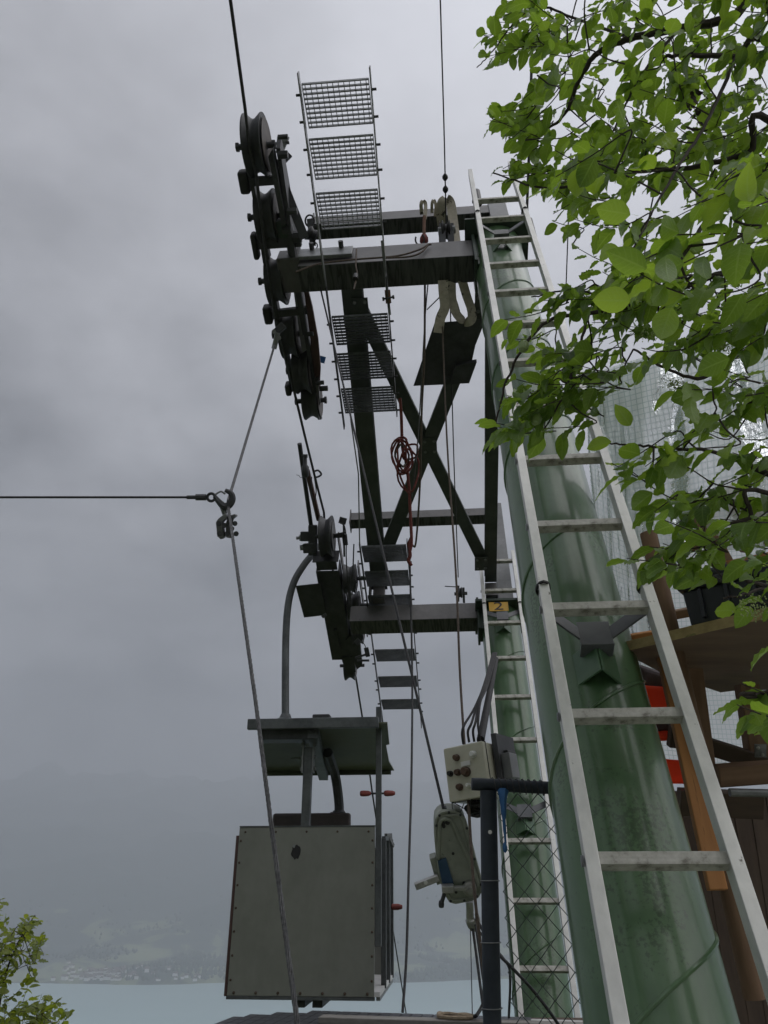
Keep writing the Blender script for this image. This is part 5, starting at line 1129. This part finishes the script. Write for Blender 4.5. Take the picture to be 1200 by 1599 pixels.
class Tree:
    def __init__(s, root, seed, leaf_mat_, size, scale_px):
        s.root = root; s.rng = random.Random(seed); s.nodes = []; s.leaves = []; s.mat = leaf_mat_; s.size = size
        s.shapes = [leaf_shape(s.rng) for _ in range(24)]; s.wood = MB()
    def branch(s, pts, r0, r1, name='branch'):
        P = smooth_path(pts, 8); n = len(P)
        P = [p + V((s.rng.uniform(-1, 1), s.rng.uniform(-1, 1), s.rng.uniform(-1, 1))) * .0022 for p in P]
        rs = [lerp(r0, r1, (i / (n - 1)) ** .8) for i in range(n)]
        MB().tube(P, rs, 7).build(name, 'twig' if r0 < .03 else 'hedge_bark', s.root)
        s.nodes += P
    def twig(s, E_, out, leaf_scale=1.0, nleaf=8, L=.2, tone=(0, 1)):
        rng = s.rng
        near_ = min(s.nodes, key=lambda p: (p - E_).length_squared + max(0, (E_ - p).dot(out)) * -.02)
        S = E_ - out.normalized() * L * rng.uniform(.7, 1.0)
        near_ = min(s.nodes, key=lambda p: (p - S).length_squared)
        gap = (near_ - S).length
        mid = lerp(near_, S, .5) + V((0, 0, -.04 * gap)) + V((rng.uniform(-1, 1), rng.uniform(-1, 1), rng.uniform(-1, 1))) * .05 * gap
        P = smooth_path([near_, mid, S, lerp(S, E_, .5) + V((rng.uniform(-.01, .01), rng.uniform(-.01, .01), rng.uniform(-.02, .005))), E_], 4)
        s.wood.tube(P, [lerp(.0028 + .0012 * min(1.5, gap), .0011, i / (len(P) - 1)) * (s.size / .075) for i in range(len(P))], 5, False)
        s.nodes += [S, E_, mid]
        for i in range(nleaf):
            t = (i + rng.uniform(.1, .9)) / nleaf; k = 8 + t * (len(P) - 9); j = int(k); j = min(j, len(P) - 2)
            p = lerp(P[j], P[j + 1], k - j); tan = (P[j + 1] - P[j]).normalized()
            side = tan.cross(V((0, 0, 1))); side = side.normalized() if side.length > .1 else V((1, 0, 0))
            sg = 1 if i % 2 else -1
            d = (tan * rng.uniform(.3, 1.0) + side * sg * rng.uniform(.3, 1.0) + V((rng.uniform(-.4, .4), rng.uniform(-.4, .4), rng.uniform(-.75, .2)))).normalized()
            up = (V((0, 0, 1)) * 1.0 + V((rng.gauss(0, .5), rng.gauss(0, .5) - .15, rng.gauss(0, .25)))).normalized()
            l = s.size * leaf_scale * rng.uniform(.55, 1.15) * (1 if t < .85 else .8)
            s.leaves.append((p + d * l * .2, d, up, l, rng.uniform(*tone), rng.randrange(24)))
    def one(s, p, d, up, l, tone=.8): s.leaves.append((p, d.normalized(), up.normalized(), l, tone, s.rng.randrange(24)))
    def finish(s, wood_name='twigs', max_parts=300):
        w = s.wood.build(wood_name, 'twig', s.root); w['kind'] = 'stuff'
        org = parent_world(s.root)
        def visible(L):
            v = L[0] - CAM; z = v.dot(F_)
            if z < .3: return 0
            x, y = 600 + FPX * v.x / z, 800 - FPX * v.dot(U_) / z
            return L[3] / z if -20 < x < 1220 and -20 < y < 1620 else 0
        s.leaves.sort(key=visible, reverse=True)
        # near leaves: objects of their own, meshes shared between alike leaves
        bank = {}
        for i, (p, d, up, l, tone, k) in enumerate(s.leaves[:max_parts]):
            tb = int(tone * 5.99); key = (k, tb)
            if key not in bank:
                vs, fs, vn, al_ = s.shapes[k]; me = bpy.data.meshes.new('leaf'); me.from_pydata([tuple(v) for v in vs], [], fs); me.materials.append(MATS[s.mat])
                at_ = me.attributes.new('tone', 'FLOAT', 'POINT')
                for a in at_.data: a.value = (tb + .5) / 6
                me.attributes.new('vein', 'FLOAT', 'POINT').data.foreach_set('value', vn); me.attributes.new('along', 'FLOAT', 'POINT').data.foreach_set('value', al_)
                for q in me.polygons: q.use_smooth = True
                bank[key] = me
            o = bpy.data.objects.new('leaf', bank[key]); C.objects.link(o); o.parent = s.root
            y = up.cross(d).normalized(); z = d.cross(y)
            o.matrix_local = Matrix.Translation(p - org) @ Matrix((d, y, z)).transposed().to_4x4() @ Matrix.Diagonal((l, l * s.rng.uniform(.75, 1.25), l * s.rng.uniform(.6, 1.5), 1))
        vs_, fs_, tn, vn_, an_ = [], [], [], [], []
        for p, d, up, l, tone, k in s.leaves[max_parts:]:
            y = up.cross(d).normalized(); z = d.cross(y); b = len(vs_); vv, ff, vn, al_ = s.shapes[k]; vn_ += vn; an_ += al_
            wv_, zv_ = s.rng.uniform(.75, 1.25), s.rng.uniform(.6, 1.5)
            for v in vv: vs_.append(tuple(p - org + (d * v.x + y * v.y * wv_ + z * v.z * zv_) * l)); tn.append(tone)
            fs_ += [tuple(i + b for i in f) for f in ff]
        me = bpy.data.meshes.new('foliage'); me.from_pydata(vs_, [], fs_); me.materials.append(MATS[s.mat])
        at_ = me.attributes.new('tone', 'FLOAT', 'POINT'); at_.data.foreach_set('value', tn); me.attributes.new('vein', 'FLOAT', 'POINT').data.foreach_set('value', vn_); me.attributes.new('along', 'FLOAT', 'POINT').data.foreach_set('value', an_)
        me.polygons.foreach_set('use_smooth', [True] * len(me.polygons))
        o = bpy.data.objects.new('foliage', me); C.objects.link(o); o.parent = s.root; o['kind'] = 'stuff'
def in_poly(x, y, P):
    c = False; j = len(P) - 1
    for i in range(len(P)):
        if (P[i][1] > y) != (P[j][1] > y) and x < (P[j][0] - P[i][0]) * (y - P[i][1]) / (P[j][1] - P[i][1]) + P[i][0]: c = not c
        j = i
    return c
def sample_poly(P, rng):
    x0, x1 = min(p[0] for p in P), max(p[0] for p in P); y0, y1 = min(p[1] for p in P), max(p[1] for p in P)
    while True:
        x, y = rng.uniform(x0, x1), rng.uniform(y0, y1)
        if in_poly(x, y, P): return x, y
tree_base = V((3.1, 2.6, -.2))
tre = thing('plum_tree', tree_base, 'leafy green fruit tree reaching in over the near pylon from the upper right', 'tree')
T = Tree(tre, 21, 'leaf', .072, 1)
fork = V((2.75, 2.5, 2.2)); fork2 = V((2.55, 2.35, 3.1))
MB().tube(smooth_path([tree_base, V((3.05, 2.6, .8)), V((2.9, 2.55, 1.5)), fork, fork2, V((2.35, 2.4, 4.1))], 6), [.11 - .0022 * i for i in range(31)], 12).build('trunk', 'hedge_bark', tre)
T.nodes += [fork, fork2]
def br(pts, r0, r1, start=None): T.branch(([start] if start else []) + [PX(*p) for p in pts], r0, r1)
br(((1230, 8, 2.75), (1140, 30, 2.7), (1060, 45, 2.7), (985, 60, 2.7), (935, 82, 2.75), (905, 125, 2.8), (885, 175, 2.85), (850, 203, 2.9), (805, 203, 2.95)), .022, .003, V((2.35, 2.4, 4.1)))
br(((1230, 92, 2.6), (1150, 88, 2.55), (1080, 86, 2.5), (1040, 88, 2.5)), .014, .006, V((2.4, 2.4, 3.8)))
br(((1240, 215, 2.3), (1170, 240, 2.3), (1080, 262, 2.35), (980, 270, 2.4), (900, 290, 2.5), (840, 292, 2.55), (770, 270, 2.65)), .013, .0025, fork2)
br(((1260, 330, 1.9), (1180, 310, 1.75), (1120, 330, 1.6), (1080, 380, 1.5), (1040, 440, 1.4)), .010, .003, fork2)
br(((1260, 420, 2.4), (1160, 420, 2.35), (1080, 445, 2.3), (1000, 475, 2.3), (920, 490, 2.3), (860, 500, 2.3), (820, 540, 2.3), (790, 600, 2.3), (775, 660, 2.3)), .013, .0025, fork2)
br(((1000, 475, 2.3), (940, 460, 2.3), (880, 455, 2.35), (830, 465, 2.4)), .005, .002)
br(((920, 490, 2.3), (900, 560, 2.2), (880, 620, 2.15), (850, 670, 2.15)), .005, .002)
br(((1260, 530, 2.2), (1170, 545, 2.15), (1100, 590, 2.1), (1040, 575, 2.1), (990, 545, 2.1)), .010, .003, fork)
br(((1260, 770, 2.0), (1190, 735, 1.95), (1120, 708, 1.9), (1060, 700, 1.85), (1000, 697, 1.85), (950, 692, 1.85)), .009, .002, fork)
br(((1260, 790, 1.9), (1170, 810, 1.85), (1110, 830, 1.85), (1070, 860, 1.85), (1040, 890, 1.85)), .008, .002, fork)
br(((1260, 930, 1.7), (1200, 920, 1.65), (1160, 930, 1.6), (1130, 935, 1.6)), .006, .002, fork)
br(((1260, 1090, 1.5), (1210, 1080, 1.45), (1180, 1085, 1.42)), .006, .002, fork)
br(((1060, 45, 2.7), (1000, 120, 2.6), (960, 200, 2.55), (930, 260, 2.5)), .006, .002)
br(((985, 60, 2.7), (900, 30, 2.9), (840, 10, 3.0), (800, 40, 3.05), (770, 80, 3.1), (745, 105, 3.1)), .006, .002)
br(((1150, 88, 2.55), (1110, 180, 2.3), (1060, 260, 2.1), (1020, 330, 2.0), (985, 400, 1.9)), .007, .002)
br(((1230, 8, 2.75), (1180, -80, 2.9), (1050, -120, 3.0), (900, -90, 3.1), (840, -60, 3.1)), .012, .003)
REG = [  # polygon, number of twigs, depth range, leaf scale, leaves per twig, tone, spread
    ([(815, -60), (1230, -60), (1230, 250), (900, 260), (830, 215), (775, 170), (790, 125), (830, 90), (800, 40)], 112, (2.2, 3.2), 1.0, 9, (.1, .9)),
    ([(860, 230), (1230, 230), (1230, 480), (1010, 500), (940, 470), (900, 400), (880, 340), (850, 300)], 62, (1.7, 2.7), 1.0, 8, (.1, .9)),
    ([(930, 300), (1110, 250), (1210, 300), (1210, 470), (990, 490)], 16, (1.25, 1.6), 1.0, 6, (.4, 1)),
    ([(722, 105), (750, 40), (775, -10), (830, -10), (830, 60), (800, 100), (765, 130)], 16, (2.8, 3.1), .9, 7, (.0, .6)),
    ([(760, 160), (800, 145), (850, 190), (850, 240), (790, 235), (762, 190)], 15, (2.5, 2.9), 1.0, 7, (.1, .7)),
    ([(745, 262), (800, 245), (850, 265), (850, 300), (790, 292)], 9, (2.5, 2.8), .9, 7, (.0, .6)),
    ([(850, 330), (900, 340), (900, 420), (865, 400)], 5, (2.3, 2.7), .8, 5, (.2, .8)),
    ([(790, 470), (880, 450), (1000, 470), (960, 555), (900, 600), (850, 650), (790, 640), (780, 560)], 40, (2.1, 2.6), .95, 8, (.0, .55)),
    ([(745, 650), (770, 600), (830, 640), (860, 660), (830, 680), (775, 695)], 9, (2.1, 2.4), 1.0, 6, (.3, .9)),
    ([(960, 500), (1230, 470), (1230, 640), (1100, 620), (1000, 560)], 27, (1.8, 2.4), 1.0, 7, (.1, .8)),
    ([(1010, 600), (1230, 600), (1230, 720), (1080, 700)], 9, (1.7, 2.2), .95, 6, (.1, .8)),
    ([(905, 690), (960, 660), (1050, 680), (1060, 740), (960, 730)], 7, (1.75, 1.9), 1.05, 5, (.4, .9)),
    ([(1000, 780), (1090, 740), (1230, 700), (1230, 850), (1120, 880), (1040, 900), (1000, 870)], 27, (1.6, 2.1), 1.0, 7, (.1, .8)),
    ([(975, 840), (1040, 840), (1040, 910), (980, 900)], 5, (1.8, 2.0), .95, 6, (.1, .7)),
    ([(1120, 880), (1230, 860), (1230, 960), (1140, 970)], 9, (1.45, 1.75), .9, 6, (.2, .8)),
    ([(1130, 1060), (1230, 980), (1230, 1130), (1140, 1130)], 6, (1.35, 1.5), .9, 5, (.2, .8)),
    ([(1180, 1130), (1230, 1130), (1230, 1200), (1190, 1190)], 2, (1.4, 1.5), .9, 5, (.2, .8)),
    ([(1230, -200), (1650, -200), (1650, 900), (1230, 900)], 60, (1.9, 3.0), 1.1, 8, (.1, .9)),
    ([(850, -350), (1300, -350), (1300, -60), (900, -60)], 40, (2.3, 3.2), 1.1, 8, (.1, .9)),
]
for poly, n, zr, ls, nl, tone in REG:
    for _ in range(n):
        x, y = sample_poly(poly, T.rng); z = T.rng.uniform(*zr)
        out = V((-1, T.rng.uniform(-.7, .5), T.rng.uniform(-.9, .35)))
        T.twig(PX(x, y, z), out, ls, nl, T.rng.uniform(.14, .24), tone)
# a few large leaves close to the camera
for x, y, z, l, ang, tn in ((985, 335, 1.2, .072, 170, .75), (965, 385, 1.25, .07, 200, .7), (1010, 420, 1.2, .085, 150, .6), (985, 470, 1.22, .075, 175, .85), (1050, 480, 1.2, .07, 250, .7), (1170, 315, 1.15, .062, 95, 1.0), (1060, 210, 1.4, .065, 215, .95), (1040, 400, 1.25, .08, 265, .6), (1100, 400, 1.3, .075, 255, .5), (955, 690, 1.8, .075, 190, .85), (985, 665, 1.8, .075, 120, .8), (1020, 770, 1.75, .085, 215, .6), (1080, 620, 1.6, .085, 260, .75), (1000, 710, 1.78, .085, 165, .65), (1140, 560, 1.5, .09, 200, .5), (1160, 1100, 1.4, .07, 190, .4), (1165, 1118, 1.4, .06, 250, .7), (1150, 955, 1.5, .06, 170, .85)):
    a = R(ang); d = V((math.cos(a), 0, 0)) + U_ * math.sin(a) + F_ * T.rng.uniform(-.3, .3)
    l *= .78; T.one(PX(x, y, z), d, -F_ * .8 + U_ * .5 + V((T.rng.uniform(-.4, .4), 0, 0)) if False else (F_ * .75 + V((0, 0, .5)) + V((T.rng.uniform(-.4, .4), 0, 0))), l, tn)
T.finish()
for x, y, z in ((818, 541, 2.15), (838, 655, 2.15)):
    p = PX(x, y, z); mb = MB(); mb.lathe(p, V((.3, .2, 1)), [(.001, -.021), (.010, -.017), (.015, -.006), (.015, .006), (.010, .016), (.001, .020)], 14); mb.build('fruit', 'fruit', tre)
for x, y, z, r_ in ((1020, 520, 2.0, .035), (1180, 950, 1.5, .03), (1135, 540, 2.1, .025), (1055, 600, 2.0, .02)):
    mb = MB(); p = PX(x, y, z)
    for _ in range(110):
        q = p + V((T.rng.gauss(0, 1), T.rng.gauss(0, .6), T.rng.gauss(0, .6))) * r_ * .6; mb.lathe(q, V((0, 0, 1)), [(.0003, -.0022), (.002, 0), (.0003, .0022)], 5)
    mb.build('blossom_cluster', 'flower', tre)['kind'] = 'stuff'
mb = MB()
for i in range(7):
    p = PX(1072 + T.rng.uniform(-8, 16), 120 + i * 12, 2.3); d = V((T.rng.uniform(-.5, .5), T.rng.uniform(-.3, .3), -1)).normalized(); vs, fs = T.shapes[i][:2]; y = d.orthogonal().normalized(); z = d.cross(y)
    mb.add([p + (d * v.x + y * v.y * 1.1 + z * v.z) * .06 for v in vs], fs, True)
mb.build('withered_leaves', 'dead_leaf', tre)['kind'] = 'stuff'

# shrub at the lower left
sb = V((-3.9, 7.0, near_h(-3.9, 7.0) - .1))
shr = thing('shrub', sb, 'yellow-green leafy shrub at the lower left edge above the lake', 'shrub')
S_ = Tree(shr, 5, 'leaf_shrub', .085, 1)
c0 = PX(-40, 1760, 7.0)
S_.branch([sb, lerp(sb, c0, .5) + V((.1, 0, 0)), c0], .05, .03, 'stem')
for pts in (((-10, 1620, 7.0), (10, 1520, 7.0), (35, 1460, 7.0), (55, 1430, 7.0)), ((-40, 1600, 7.0), (-30, 1480, 7.1), (-5, 1400, 7.1)), ((20, 1640, 6.9), (60, 1590, 6.9), (95, 1560, 6.9)), ((-90, 1600, 7.2), (-120, 1480, 7.2), (-110, 1400, 7.2))):
    S_.branch([c0] + [PX(*p) for p in pts], .016, .004)
for poly, n, zr in (([(-20, 1400), (12, 1395), (15, 1460), (50, 1425), (70, 1440), (72, 1462), (45, 1500), (60, 1515), (40, 1540), (-20, 1540)], 60, (6.6, 7.4)),
                    ([(-20, 1540), (40, 1540), (95, 1550), (115, 1575), (100, 1640), (-20, 1640)], 62, (6.5, 7.3)), ([(-220, 1400), (-20, 1390), (-20, 1700), (-220, 1700)], 60, (6.5, 7.6))):
    for _ in range(n):
        x, y = sample_poly(poly, S_.rng); S_.twig(PX(x, y, S_.rng.uniform(*zr)), V((S_.rng.uniform(-.3, .9), S_.rng.uniform(-.5, .5), S_.rng.uniform(.1, 1))), 1.0, 9, S_.rng.uniform(.18, .3), (.2, 1))
S_.finish()

# ------------------------------------------------------------------ haze over the lake
HZTOP = max(v.co.z for v in bpy.data.objects['far_mountainside'].data.vertices) + LAKE + 25; hz = MB(); hz.wb(-7000, 7000, -620, 8500, LAKE - 40, HZTOP)
ho = hz.build('haze', 'black', org=V((0, 2000, 0))); ho['kind'] = 'stuff'; ho['label'] = 'grey rain haze over the lake'
m = bpy.data.materials.new('haze_air'); m.use_nodes = True; t = m.node_tree; t.nodes.clear()
pv = N(t, 'ShaderNodeVolumePrincipled'); pv.inputs['Color'].default_value = (.62, .635, .68, 1); pv.inputs['Density'].default_value = .00037; pv.inputs['Anisotropy'].default_value = .2
mo = N(t, 'ShaderNodeOutputMaterial'); t.links.new(pv.outputs[0], mo.inputs['Volume'])
ho.data.materials.clear(); ho.data.materials.append(m)
